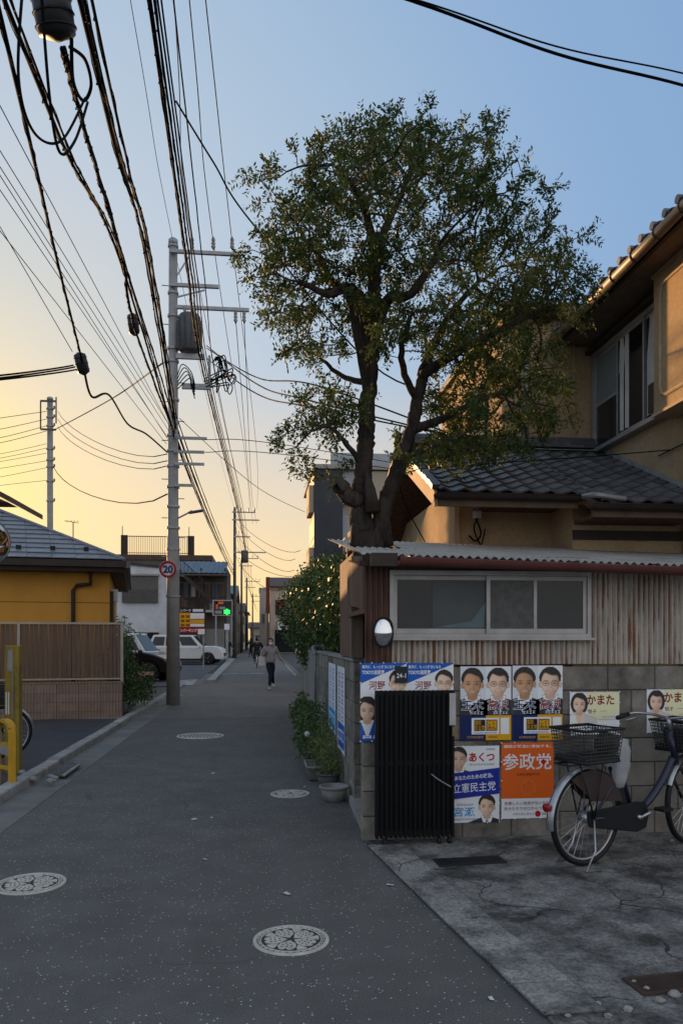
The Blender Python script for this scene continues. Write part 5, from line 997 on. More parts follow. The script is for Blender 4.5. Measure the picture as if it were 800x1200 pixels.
p.text('投票したい政党がないから、', 590.5, 938.5, 645, 942.5, 'dred', 2, .01); p.text('自分たちでゼロからつくる。', 590.5, 944.5, 645, 948.5, 'dred', 2, .01); p.text('子供や孫に残せる', 600, 951.5, 625, 954.5, 'dred', 2, .0); p.poly(ell(629.5, 953, 3.4, 3.6), 'red', 2); p.text('日本を。', 634.5, 951.5, 643, 954.5, 'dred', 2)
def kama(q, label):
    p = Poster(q, label, 'white'); u0, v0, u1, v1 = q; p.poly([(u0+20, v0), (u1, v0), (u1, v0+24), (u0+40, v0+34), (u0+24, v0+30)], 'lemon', 1); p.portrait(u0+11, v0+14, 21, 2, v0+36, long=True, suit='white', left=u0); p.text('かまた', u0+20, v0+3.5, u0+52, v0+15, 'dred', 2, .025)
    p.text('悦子', u0+21, v0+20, u0+31, v0+25, 'dred', 2, .01); p.rect(u0+35, v0+22, u0+43, v0+22.5, 'grey', 2); p.marks(u0+38, v0+28, u0+55, v0+29.6, 9, 'grey', 2); p.marks(u0+34, v0+31, u0+55, v0+32.6, 11, 'grey', 2); p.text('公明党', u0+15, v0+38, u0+44, v0+47, 'navy', 2, .012)
kama((667, 811, 725, 861), 'white and lemon poster of a dark-haired woman above the rear bicycle basket'); kama((757, 808, 815, 858), 'white and lemon poster of a dark-haired woman behind the bicycle handlebars')
ap_ = thing('address_plate', 'small dark address plate reading 24-1 between the two blue posters', 'sign', P(470, 800, Y=WY-.03)); a, b = P(462.5, 781, Y=WY-.02), P(477, 800, Y=WY-.02)
MB().box(a.x, b.x, WY-.026, WY-.018, b.z, a.z).build('plate', mat('dark_plate', (.02, .025, .03), None, 2, .4), ap_)
for tx, v0, v1 in (('24-1', 789, 794.5),):
    vs, fs = text_mesh(tx, 1, .01); xa, xb = min(v.x for v in vs), max(v.x for v in vs); ya, yb = min(v.y for v in vs), max(v.y for v in vs); zt, zb = P(465, v0, Y=WY-.03).z, P(465, v1, Y=WY-.03).z
    MB().add([(lerp(a.x+.012, b.x-.012, (v.x-xa)/(xb-xa)), WY-.0275, lerp(zb, zt, (v.y-ya)/(yb-ya))) for v in vs], fs).build('lettering', I['white'], ap_)
# two weathered posters on the lane side of the block wall
for k, (ya, yb, za, zb, lb, cols) in enumerate(((7.75, 8.5, 1.25, .35, 'sun-bleached red and blue poster on the lane face of the block wall, nearer its end', ('red', 'blue')), (8.7, 9.6, 1.25, .45, 'sun-bleached blue poster on the lane face of the block wall, behind the red one', ('blue', 'cyan')))):
    p = Poster((0, 0, 60, 90), lb, 'pale', False, (yb, ya, za, zb, (lambda yy, z, l: V(.852-.0009*l, yy, z)), (.85, ya, zb)))
    p.rect(4, 60, 56, 86, cols[1], 1); [p.marks(a_, 6+9*q_, a_+15, 13+9*q_, 2, c_, 1) for q_ in range(6) for a_, c_ in ((34, cols[0]), (10, cols[1]))]; p.marks(8, 66, 52, 80, 4, 'white', 2)
# ------------------------------------------------------------------ folding gate, mirrors
fg = thing('folding_gate', 'black folded accordion gate on castors parked against the poster wall', 'gate', P(485, 990, Z=0)); BLK = mat('gate_black', (.006, .0065, .008), (.004, .0045, .006), 5, .45, spec=.2)
ga, gb_ = P(440, 990, Z=0), P(530, 990, Z=0); gz = P(485, 809, Y=5.66).z; GY = 5.66; n = 17
for k in range(n):
    x = lerp(ga.x, gb_.x, k/(n-1)); MB().box(x-.011, x+.011, GY-.03+(.012 if k % 2 else 0), GY+.03, .06, gz).build('slat', BLK, fg, bev=.004)
    if k < n-1: x2_ = x+(gb_.x-ga.x)/(n-1)/2; MB().box(x2_-.008, x2_+.008, GY-.004, GY+.024, .09, gz-.03).build('infill_slat', BLK, fg)
for z in (.10, .62, gz-.02): MB().box(ga.x-.012, gb_.x+.012, GY-.016, GY+.02, z-.018, z+.018).build('cross_link', BLK, fg)
MB().box(gb_.x-.03, gb_.x+.018, GY-.042, GY-.032, gz-.26, gz-.02).build('latch_plate', mat('latch_steel', (.5, .5, .5), (.4, .4, .4), 8, .4, metal=.5), fg); MB().box(gb_.x-.01, gb_.x+.018, GY-.05, GY-.032, gz-.34, gz-.27).build('lock', mat('brass', (.3, .24, .14), None, 6, .4, metal=.6), fg)
for x in (ga.x+.06, gb_.x-.10, gb_.x-.02): MB().tube([(x-.012, GY, .03), (x+.012, GY, .03)], .028, 12).build('castor', A_BLACK, fg)
MB().tube(spline([(gb_.x-.02, GY-.04, gz-.72), (gb_.x-.12, GY-.05, gz-.66), (gb_.x-.17, GY-.05, gz-.62)], 4), .005, 6).build('drop_bolt', A_STEEL, fg)
cm = thing('convex_mirror', 'small rounded convex mirror on the corner of the rusty shed', 'mirror', P(449, 741, Y=5.7)); c = P(449, 741, Y=5.72); CHR = mat('mirror', (.75, .76, .78), None, 1, .04, metal=1, lo=.9, hi=1)
MB().ball(c, (.068, .022, .105), 28).build('glass', CHR, cm, True); mb = MB(); 
mb.tube([c+V(.071*math.copysign(abs(math.cos(a))**.75, math.cos(a)), .004, .108*math.copysign(abs(math.sin(a))**.75, math.sin(a))) for a in [2*math.pi*i/40 for i in range(41)]], .008, 8, False); mb.build('rim', A_BLACK, cm, True); MB().ball(c+V(0, .02, 0), (.066, .03, .10), 20).build('back', A_BLACK, cm, True); MB().cyl(c+V(0, .03, 0), c+V(0, .18, -.02), .012, n=8).build('stay', A_BLACK, cm)
tmr = thing('traffic_mirror', 'round convex traffic mirror half out of view above the forecourt', 'mirror', (P(-16, 920, Y=8.9).x, 8.9, 0)); c = P(-16, 634, Y=8.6); MT = Matrix.Rotation(R(38), 3, 'Z') @ Matrix.Rotation(R(90), 3, 'X')
MB().ball(c, (.25, .25, .05), 32, MT).build('glass', mat('mirror_dark', (.45, .45, .46), None, 1, .08, metal=1, lo=.9, hi=1), tmr, True); MB().torus(c, .25, .014, 40, 8, MT).build('rim', mat('mirror_rim', (.2, .2, .2), None, 4, .4, metal=.4), tmr, True); MB().cyl((c.x, c.y+.2, 0), (c.x, c.y+.2, c.z+.1), .04, n=12).build('post', mat('signal_yellow', (.50, .27, .015), (.40, .22, .014), 6, .5), tmr); MB().bar((c.x, c.y+.2, c.z), c, .03, .03).build('bracket', A_STEEL, tmr)
# ------------------------------------------------------------------ barriers at the forecourt
YEL = mat('signal_yellow', (.50, .27, .015), (.40, .22, .014), 6, .5); OLY = mat('faded_yellow', (.27, .19, .03), (.2, .14, .025), 6, .7, c3=(.1, .075, .03), s3=3, lo3=.55, hi3=.7)
yp = thing('yellow_post', 'tall faded yellow square post with a white plate beside the barrier', 'post', P(16, 905, Z=.05)); b = P(16, 905, Z=.05)
MB().box(b.x-.09, b.x+.07, b.y-.02, b.y+.10, 0, 1.47).build('shaft', OLY, yp, bev=.01); MB().box(b.x+.03, b.x+.072, b.y-.035, b.y-.021, .05, 1.46).build('flange', OLY, yp)
MB().box(b.x-.055, b.x+.0, b.y-.026, b.y-.0205, 1.18, 1.42).build('plate', PALE, yp)
for k in range(5): MB().box(b.x-.042, b.x-.014, b.y-.0275, b.y-.0262, 1.21+.042*k, 1.235+.042*k).build('mark', I['grey'], yp)
for x in (-.075, -.05): MB().box(b.x+x, b.x+x+.014, b.y-.028, b.y-.0205, .70, .95).build('white_strip', A_WHITE, yp)
mb = MB(); pr = None
for k in range(22): mb.torus(b+V(.005, -.04, .62+.024*k), .011, .0035, 8, 5, Matrix.Rotation(R(90)*(k % 2), 3, 'Z') @ Matrix.Rotation(R(90), 3, 'X'))
ch_ = mb.build('chain', A_STEEL, yp)
yb_ = thing('barrier', 'bright yellow hooped steel barrier at the forecourt edge', 'barrier', P(15, 922, Z=.05)); f0 = P(15, 922, Z=.05); dirb = V(-.72, .69, 0).normalized()
def hoop(o, zt, wd):
    q = [o, o+V(0, 0, zt-.12)]; q += [o+dirb*(wd/2-wd/2*math.cos(a))+V(0, 0, zt-.12+.12*math.sin(a)) for a in [math.pi*i/8 for i in range(1, 8)]]+[o+dirb*wd+V(0, 0, zt-.12), o+dirb*wd]; return q
q = hoop(f0, .66, .30); mb = MB()
for a_, b_ in zip(q, q[1:]): mb.bar(a_, b_+(b_-a_).normalized()*.012, .075, .035)
mb.build('hoop', YEL, yb_); 
for z in (.18, .42): MB().bar(f0+V(0, 0, z), f0+dirb*.30+V(0, 0, z), .05, .03).build('cross_bar', YEL, yb_)
MB().bar(f0+V(-.03, .0, .36), f0+dirb*.26+V(-.03, 0, .38), .006, .10).build('notice', PALE, yb_)
# ------------------------------------------------------------------ bicycles
def bicycle(name, label, loc, rz, paint, rear_basket=True, front_basket=True, cover=True, turn=0, guard=True, stand=True):
    t = thing(name, label, 'bicycle', loc, rz, local=True); Wm = Matrix.Rotation(R(90), 3, 'X'); SIL = mat('bike_alloy', (.45, .45, .46), None, 5, .3, metal=.8); DKB = mat('bike_black', (.014, .014, .016), None, 5, .4)
    RT = Matrix.Rotation(turn, 4, 'Z'); HD = V(.93, 0, 0)
    def st(p): p = Vector(p); return (RT @ (p-HD))+HD                  # steered parts
    for hx, steer in ((0, False), (1.13, True)):
        c = V(hx, 0, .325); M_ = (RT.to_3x3() @ Wm) if steer else Wm; c = st(c) if steer else c
        wo = MB().torus(c, .305, .021, 40, 10, M_).build('wheel', A_BLACK, t, True); MB().torus(c, .282, .011, 40, 6, M_).build('rim', SIL, wo, True); mb = MB()
        for k in range(28):
            a = 2*math.pi*k/28; o = .22*(1 if k % 2 else -1); mb.tube([c+M_@V(.02*math.cos(a+o*4), .02*math.sin(a+o*4), .02*(1 if k % 4 < 2 else -1)), c+M_@V(.275*math.cos(a), .275*math.sin(a), 0)], .0016, 4)
        sp_ = mb.build('spokes', SIL, wo); sp_['kind'] = 'stuff'; MB().tube([c-M_@V(0, 0, .04), c+M_@V(0, 0, .04)], .03 if steer else .04, 12).build('hub', SIL, wo, True)
        a0, a1 = (R(-8), R(150)) if not steer else (R(25), R(190)); g = []
        for i in range(25):
            a = a0+(a1-a0)*i/24; g.append([c+M_@V(rr_*math.cos(math.pi-a if not steer else math.pi-a), rr_*math.sin(math.pi-a), w_) for w_, rr_ in ((-.032, .335), (-.018, .35), (.018, .35), (.032, .335))])
        MB().sheet(g).build('mudguard', SIL, t, True)
    F_ = MB().tube(spline([(.90, 0, .66), (.78, 0, .50), (.62, 0, .36), (.46, 0, .30)], 6), .027, 10).tube([(.46, 0, .28), (.30, 0, .74)], .02, 10).tube([(.87, 0, .86), (.945, 0, .58)], .024, 10)
    for sd in (-1, 1): F_.tube([(.46, sd*.03, .29), (0, sd*.06, .325)], .011, 8).tube([(.33, sd*.02, .62), (0, sd*.06, .325)], .009, 8)
    F_.build('frame', paint, t, True); fk = MB()
    for sd in (-1, 1): fk.tube([st(p) for p in ((.945, sd*.04, .58), (1.02, sd*.055, .47), (1.13, sd*.055, .325))], .012, 8)
    fk.tube([st((.945, -.04, .58)), st((.945, .04, .58))], .016, 8).build('fork', DKB, t, True)
    hb = MB().tube([st((.87, 0, .86)), st((.84, 0, .95))], .016, 8); 
    for sd in (-1, 1): hb.tube([st(p) for p in spline([(.84, 0, .95), (.86, sd*.14, .97), (.80, sd*.26, .975), (.66, sd*.29, .95)], 6)], .011, 8)
    hb.build('handlebar', SIL, t, True)
    for sd in (-1, 1): MB().tube([st((.76, sd*.275, .968)), st((.64, sd*.292, .945))], .017, 10).build('grip', DKB, t, True); MB().tube([st((.82, sd*.22, .95)), st((.72, sd*.27, .925))], .006, 6).build('brake_lever', SIL, t, True)
    MB().lathe([(.02, -.01), (.03, .02), (.0, .03)], st((.86, -.16, .98)), 12).build('bell', SIL, t, True)
    sa = MB(); sa.tube([(.13, 0, .80), (.19, 0, .81), (.28, 0, .80), (.38, 0, .79), (.42, 0, .785)], [.05, .09, .07, .035, .02], 12).build('saddle', DKB, t, True); MB().tube([(.30, 0, .72), (.265, 0, .80)], .013, 8).build('seat_post', SIL, t, True)
    cc = MB(); pr_ = [(-.05, .325+.05), (.45, .29+.105), (.54, .38), (.57, .29), (.54, .2), (.45, .18), (-.03, .27)]; cc.ext([(x, -.062, z) for x, z in pr_], (0, .022, 0)); cc.build('chain_case', DKB, t, bev=.008)
    MB().obox((.30, 0, .50), (.085, .07, .36), Matrix.Rotation(-.34, 3, 'Y')).build('battery', DKB, t, bev=.012)
    ck = MB().tube([(.46, -.075, .285), (.62, -.085, .33)], .012, 8).tube([(.46, .075, .285), (.30, .085, .24)], .012, 8).tube([(.46, -.08, .285), (.46, .08, .285)], .016, 10).build('crank', SIL, t, True)
    for x, y, z in ((.63, -.13, .335), (.29, .13, .238)): MB().box(x-.05, x+.05, y-.045, y+.045, z-.012, z+.012).build('pedal', DKB, t, bev=.005)
    if guard: 
        for sd in (-1, 1): MB().ext([(x*.325, sd*.042, .325+z*.325) for x, z in [(math.cos(a), math.sin(a)) for a in [R(15+12*i) for i in range(10)]]]+[(.02, sd*.042, .44), (.2, sd*.042, .42)], (0, .003, 0)).build('dress_guard', mat('guard_brown', (.055, .035, .032), None, 8, .6), t)
    rk = MB().tube([(-.22, -.06, .70), (.2, -.06, .71), (.2, .06, .71), (-.22, .06, .70), (-.22, -.06, .70)], .007, 6)
    for sd in (-1, 1): rk.tube([(-.12, sd*.06, .70), (0, sd*.075, .325)], .006, 6).tube([(.1, sd*.06, .70), (0, sd*.075, .325)], .005, 6)
    rk.build('rear_rack', DKB, t, True); MB().lathe([(.012, 0), (.028, .01), (.028, .03), (.01, .036)], (-.345, 0, .43), 12, Matrix.Rotation(R(-90), 3, 'Y')).build('rear_light', mat('red_lens', (.35, .01, .02), None, 4, .2), t, True)
    def basket(c, lx, ly, h, tp, f=lambda p: p, name='basket'):
        b0 = [(-lx/2, -ly/2), (lx/2, -ly/2), (lx/2, ly/2), (-lx/2, ly/2)]; fr = MB(); wi = MB(); c = Vector(c)
        def pt(u, k, z): x, y = lerp(b0[k][0], b0[(k+1) % 4][0], u), lerp(b0[k][1], b0[(k+1) % 4][1], u); s_ = 1+tp*z; return f(c+V(x*s_, y*s_, z*h))
        for z, r_ in ((0, .012), (1, .011)): fr.tube([pt(0, k % 4, z) for k in range(5)], r_, 6)
        bo = fr.build(name, DKB, t, True)
        for k in range(4):
            for j in range(14): wi.tube([pt(j/14, k, 0), pt(j/14, k, 1)], .0032, 4)
            for j in range(1, 9): wi.tube([pt(0, k, j/9), pt(1, k, j/9)], .003, 4)
        for j in range(1, 7): wi.tube([f(c+V(-lx/2, lerp(-ly/2, ly/2, j/7), .002)), f(c+V(lx/2, lerp(-ly/2, ly/2, j/7), .002))], .003, 4)
        wo = wi.build('basket_wires', mat('basket_grey', (.07, .065, .065), None, 5, .5), bo); wo['kind'] = 'stuff'
        MB().sheet([[pt(u, k, z) for k in (0, 1, 2, 3) for u in (.001, .999)]+[pt(.001, 0, z)] for z in (.0, .16)]).build('basket_band', DKB, bo)
    if rear_basket: basket((.01, 0, .715), .31, .27, .215, .16, name='rear_basket')
    if front_basket: basket((1.12, 0, .70), .28, .36, .22, .2, st, 'front_basket')
    if stand: 
        sd_ = MB()
        for sg in (-1, 1): sd_.tube([(0, sg*.07, .325), (-.02, sg*.10, .12), (-.14, sg*.13, .012), (-.02, sg*.15, .008)], .007, 6)
        sd_.build('stand', SIL, t, True)
    return t
NAVY = mat('navy_paint', (.012, .016, .045), None, 4, .3, spec=.5)
b1 = bicycle('bicycle', 'navy electric city bicycle with wire rear basket parked at the poster wall', (P(686, 1016, Z=0).x, P(686, 1016, Z=0).y, .012), R(90-66), NAVY, turn=R(8))
Mb = Matrix.Translation(b1.location) @ Matrix.Rotation(R(24), 4, 'Z')
bagc = Mb @ V(.28, -.02, .66); mb = MB(); g = []
for i, (z, r_) in enumerate(((.19, .02), (.175, .075), (.10, .085), (0, .08), (-.09, .062), (-.15, .045), (-.165, .01))):
    g.append([bagc+V((r_*(1+.16*math.sin(5*a+i*1.3)))*math.cos(a)*1.0+.02*(.1-z), (r_*(1+.14*math.sin(4*a+i)))*math.sin(a)*.8, z) for a in [2*math.pi*k/24 for k in range(25)]])
tag(mb.sheet(g).build('plastic_bag', mat('thin_plastic', (.55, .56, .58), (.45, .46, .48), 12, .35, .6, 40, trans=.3), None, True), 'crumpled white plastic bag pulled over the bicycle saddle', 'bag')
cvr = MB(); g = []
for i in range(7):
    z = i/6; g.append([Mb @ (V(1.07, 0, .80)+V(math.cos(a)*(.19-.03*z*z), math.sin(a)*(.22-.02*z), .13*math.sqrt(max(0, 1-z*.8))*(1 if i < 6 else .96)-.02*math.sin(3*a)*z)) if i > 0 else Mb @ (V(1.07, 0, .80)+V(math.cos(a)*.185, math.sin(a)*.22, .06)) for a in [2*math.pi*k/24 for k in range(25)]])
bag2 = tag(MB().tube([Mb @ V(x, y, z) for x, y, z in spline([(.78, -.26, .99), (.9, -.24, .945), (1.0, -.15, .955), (1.1, -.05, .96), (1.2, .08, .965)], 5)], [.02]+[.035]*19+[.02], 8).build('handlebar_cover', mat('grey_cover', (.22, .22, .23), (.16, .16, .165), 8, .6), None, True), 'grey rolled cover lying across the bicycle front basket', 'cover')
tag(MB().obox(Mb @ V(1.12, 0, .79), (.25, .33, .16), Matrix.Rotation(R(24), 3, 'Z')).build('basket_liner', mat('liner_black', (.015, .015, .02), (.03, .03, .035), 20, .6, stretch=(1, 1, 12)), bev=.02), 'black liner filling the front basket of the navy bicycle', 'liner')
b2 = bicycle('bicycle', 'dark bicycle with black front basket half hidden behind the yellow post', (P(20, 895, Z=.05).x-1.42, P(20, 895, Z=.05).y+.35, .05), R(8), mat('dark_grey_paint', (.03, .03, .033), None, 4, .35), rear_basket=False, guard=False)
tag(MB().obox((b2.location.x+1.08, b2.location.y+.16, .87), (.26, .34, .17), Matrix.Rotation(R(8), 3, 'Z')).build('basket_liner', MATS['liner_black'], bev=.02), 'black liner in the basket of the bicycle behind the yellow post', 'liner')
# ------------------------------------------------------------------ cars
def car(name, label, loc, rz, paint, L=4.5, W=1.82, H=1.68, roofm=None, hood=.9, boxy=0., group=None):
    t = thing(name, label, 'car', loc, rz, local=True, group=group); r = .345; xw = .3*L
    def archx(cx): return [(cx+(r+.05)*math.cos(a), .33+(r+.05)*math.sin(a)) for a in [math.pi*i/10 for i in range(11)]]
    hood_ = hood; bot = [(.49*L, .30)]+[(x, max(z, .26)) for x, z in archx(xw)]+[(x, max(z, .26)) for x, z in archx(-xw)]+[(-.49*L, .32)]
    top = [(-.5*L, .55), (-.495*L, .85), (-.48*L, 1.06), (-.2*L, 1.06), (.17*L+boxy, 1.05), (.36*L, hood+.06), (.455*L, hood-.06), (.49*L, .72), (.5*L, .48)]
    mb = MB(); ys = [(-W/2+.06, .94), (-W/2, 1), (W/2, 1), (W/2-.06, .94)]
    poly = bot+top; mb.ext([(x, -W/2, z) for x, z in poly], (0, W, 0)); mb.build('body', paint, t, bev=.045)
    zb = 1.035; b_ = [(-.475*L, W/2-.06), (.19*L+boxy, W/2-.06)]; tp = [(-.40*L, W/2-.21), (.03*L+boxy*1.3, W/2-.21)]
    gv = [(b_[0][0], -b_[0][1], zb), (b_[1][0], -b_[1][1], zb), (b_[1][0], b_[1][1], zb), (b_[0][0], b_[0][1], zb), (tp[0][0], -tp[0][1], H), (tp[1][0], -tp[1][1], H), (tp[1][0], tp[1][1], H), (tp[0][0], tp[0][1], H)]
    MB().add(gv, [(0, 1, 5, 4), (1, 2, 6, 5), (2, 3, 7, 6), (3, 0, 4, 7), (4, 5, 6, 7)]).build('cabin', roofm or paint, t, bev=.03)
    G = [Vector(q) for q in gv]
    def win(a, b, c, d, u0, u1, v0, v1, push):
        f = lambda u, v: lerp(lerp(G[a], G[b], u), lerp(G[d], G[c], u), v)+Vector(push); q = [f(u0, v0), f(u1, v0), f(u1, v1), f(u0, v1)]; return MB().add(q, [(0, 1, 2, 3)]).build('window', A_GLASS, t)
    for sg, (a, b, c, d) in ((-1, (0, 1, 5, 4)), (1, (3, 2, 6, 7))):
        for u0, u1 in ((.06, .30), (.33, .60), (.63, .93)): win(a, b, c, d, u0, u1, .12, .84, (0, sg*.012, 0))
    win(1, 2, 6, 5, .06, .94, .08, .9, (.012, 0, .006)); win(0, 3, 7, 4, .08, .92, .15, .88, (-.012, 0, .006))
    for x in (xw, -xw):
        for sg in (-1, 1):
            c = V(x, sg*(W/2-.1), .335); M_ = Matrix.Rotation(R(90), 3, 'X'); wo = MB().lathe([(r*.62, -.1), (r*.95, -.1), (r, -.07), (r, .07), (r*.95, .1), (r*.62, .1)], c, 24, M_).build('wheel', A_BLACK, t, True)
            ri = MB().lathe([(r*.6, -.085), (r*.62, .085)], c, 20, M_).build('rim', mat('rim_grey', (.10, .10, .105), None, 5, .4, metal=.5), wo)
            for k in range(5): a = 2*math.pi*k/5; MB().obox(c+V(math.cos(a)*r*.33, sg*.09, math.sin(a)*r*.33), (r*.58, .02, .06), Matrix.Rotation(-a, 3, 'Y')).build('rim_spoke', A_ALU, ri)
    for sg in (-1, 1):
        MB().ball((.455*L, sg*(W/2-.25), .80), (.13, .2, .075), 12).build('headlight', mat('lamp_glass', (.5, .52, .55), None, 3, .1), t, True); MB().ball((-.485*L, sg*(W/2-.2), .92), (.06, .14, .1), 12).build('tail_light', MATS['red_lens'], t, True)
        MB().ball((.15*L+boxy, sg*(W/2+.08), 1.08), (.07, .11, .07), 10).build('door_mirror', paint, t, True)
        MB().box(-.32*L, .33*L, sg*(W/2+.004)-.008, sg*(W/2+.004)+.008, .27, .36).build('sill_trim', A_BLACK, t)
        for x in (-.06*L, .12*L): MB().box(x-.09, x+.09, sg*(W/2+.008)-.012, sg*(W/2+.008)+.012, .9, .93).build('door_handle', paint, t)
    MB().box(.485*L, .503*L, -.5, .5, .5, .68).build('grille', A_BLACK, t); MB().box(.5*L, .506*L, -.17, .17, .40, .5).build('number_plate', A_WHITE, t)
    return t
CW = mat('white_car_paint', (.62, .63, .64), None, 2, .25, spec=.5, lo=.9, hi=1); CK = mat('black_car_paint', (.008, .008, .01), None, 2, .2, spec=.5, lo=.9, hi=1)
car('parked_car', 'white sport utility car parked nose to the lane in the car park', (P(219, 775, Y=46).x, 46, .012), R(-4), CW, 4.5, 1.84, 1.74, hood=1.04, boxy=.22)
car('parked_car', 'white hatchback car parked behind the white sport utility car', (P(228, 770, Y=49).x, 49.6, .012), R(-3), CW, 4.1, 1.7, 1.55)
car('parked_car', 'black small wagon with pale roof parked behind the verge shrubs', (-4.75, 28.6, .012), R(-14), CK, 3.5, 1.5, 1.72, roofm=CW, boxy=.25)
# ------------------------------------------------------------------ car park signs
def board(q, Y, m, t, l=0, name='panel', mi=None): a, b = P(q[0], q[1], Y=Y), P(q[2], q[3], Y=Y); return MB().box(a.x, b.x, Y-.03-.006*l, Y-.006*l-.001 if l else Y, b.z, a.z).build(name, m, t)
def wtext(t, txt, q, Y, m, l):
    vs, fs = text_mesh(txt, 1, .03); xa, xb = min(v.x for v in vs), max(v.x for v in vs); ya, yb = min(v.y for v in vs), max(v.y for v in vs); a, b = P(q[0], q[1], Y=Y), P(q[2], q[3], Y=Y)
    MB().add([(lerp(a.x, b.x, (v.x-xa)/(xb-xa)), Y-.04-.006*l, lerp(b.z, a.z, (v.y-ya)/(yb-ya))) for v in vs], fs).build('lettering', m, t)
ps = thing('parking_sign', 'tall yellow, white and red coin parking board on two posts', 'sign', P(225, 785, Y=38)); SY_ = 38
board((203, 711.0, 241, 744.2), SY_, A_DKBROWN, ps, name='backing'); board((204, 712.6, 240, 717.7), SY_, I['black'], ps, 1); board((204, 718.1, 223, 734.7), SY_, I['yellow'], ps, 1); board((223.2, 718.5, 239.5, 725.2), SY_, I['white'], ps, 1); board((223.2, 726.0, 239.5, 730.8), SY_, I['yellow'], ps, 1); board((223.2, 731.1, 239.5, 734.4), SY_, I['white'], ps, 1); board((203.5, 735.2, 240, 741.8), SY_, mat('band_red', lin('#a81a2a'), None, 3, .6), ps, 1); board((232, 737.1, 240, 743.4), SY_, I['white'], ps, 2)
wtext(ps, 'コインパーク', (205, 713.8, 224, 716.9), SY_, I['white'], 2); board((226, 713.8, 238.5, 716.9), SY_, I['pale'], ps, 2, 'strip'); [board((206+6*a_, 721+5*b_, 210.5+6*a_, 724+5*b_), SY_, mat('sign_ochre', lin('#8a5a10'), None, 3, .6), ps, 2, 'price_panel') for a_ in range(3) for b_ in range(3)]; wtext(ps, 'コインパーキング', (205, 736.7, 231, 740.6), SY_, I['white'], 2)
for px in (205, 238.5): a = P(px, 711, Y=SY_+.05); MB().cyl((a.x, SY_+.06, 0), (a.x, SY_+.06, a.z), .035, n=8).build('post', A_STEEL, ps)
es_ = thing('display_sign', 'dark illuminated parking display with a green light on a post', 'sign', P(253, 772, Y=50)); EY = 50
board((249, 703, 272.5, 721.5), EY, A_ALU, es_, name='case'); board((250.5, 704.2, 271.5, 720.5), EY, mat('display_black', (.02, .021, .028), None, 3, .3), es_, 1, 'screen')
for q, m_ in (((253, 705, 262, 708), 'orange'), ((253, 705, 255.5, 714), 'orange'), ((257, 711, 264, 714), 'grey'), ((252, 715.5, 260, 719), 'grey')): board(q, EY, I[m_], es_, 2, 'sign_mark')
GRN = mat('green_light', (.02, 1, .08), None, 1, .5, lo=.9, hi=1, emit=1.6); c = P(266, 717, Y=EY-.1)
MB().ext([(c.x+rr_*math.cos(a), EY-.1, c.z+rr_*.85*math.sin(a)) for a, rr_ in [(math.pi*i/6, .24 if i % 2 else .16) for i in range(12)]], (0, -.02, 0)).build('green_indicator', GRN, es_)
a = P(253, 721, Y=EY); MB().cyl((a.x, EY+.05, 0), (a.x, EY+.05, a.z+.6), .05, n=8).build('post', A_STEEL, es_)
bs = thing('ticket_post', 'pale grey narrow ticket post with a square plate beside the dark pole', 'post', P(266, 775, Y=48)); a, b = P(264.5, 735, Y=48), P(267.5, 773, Y=48); MB().box(a.x, b.x, 48, 48.15, 0, a.z).build('shaft', mat('pale_grey', (.34, .36, .37), None, 4, .6), bs); a, b = P(263, 731, Y=48), P(269, 738, Y=48); MB().box(a.x, b.x, 47.95, 47.995, b.z, a.z).build('plate', I['pale'], bs)
# kerb between car park and lane
ck_ = struct(MB().ext([P(243, 800, Z=0), P(252, 800, Z=0), P(275, 773, Z=0), P(268, 773, Z=0)], (0, 0, .1)), 'kerb', A_KERB)
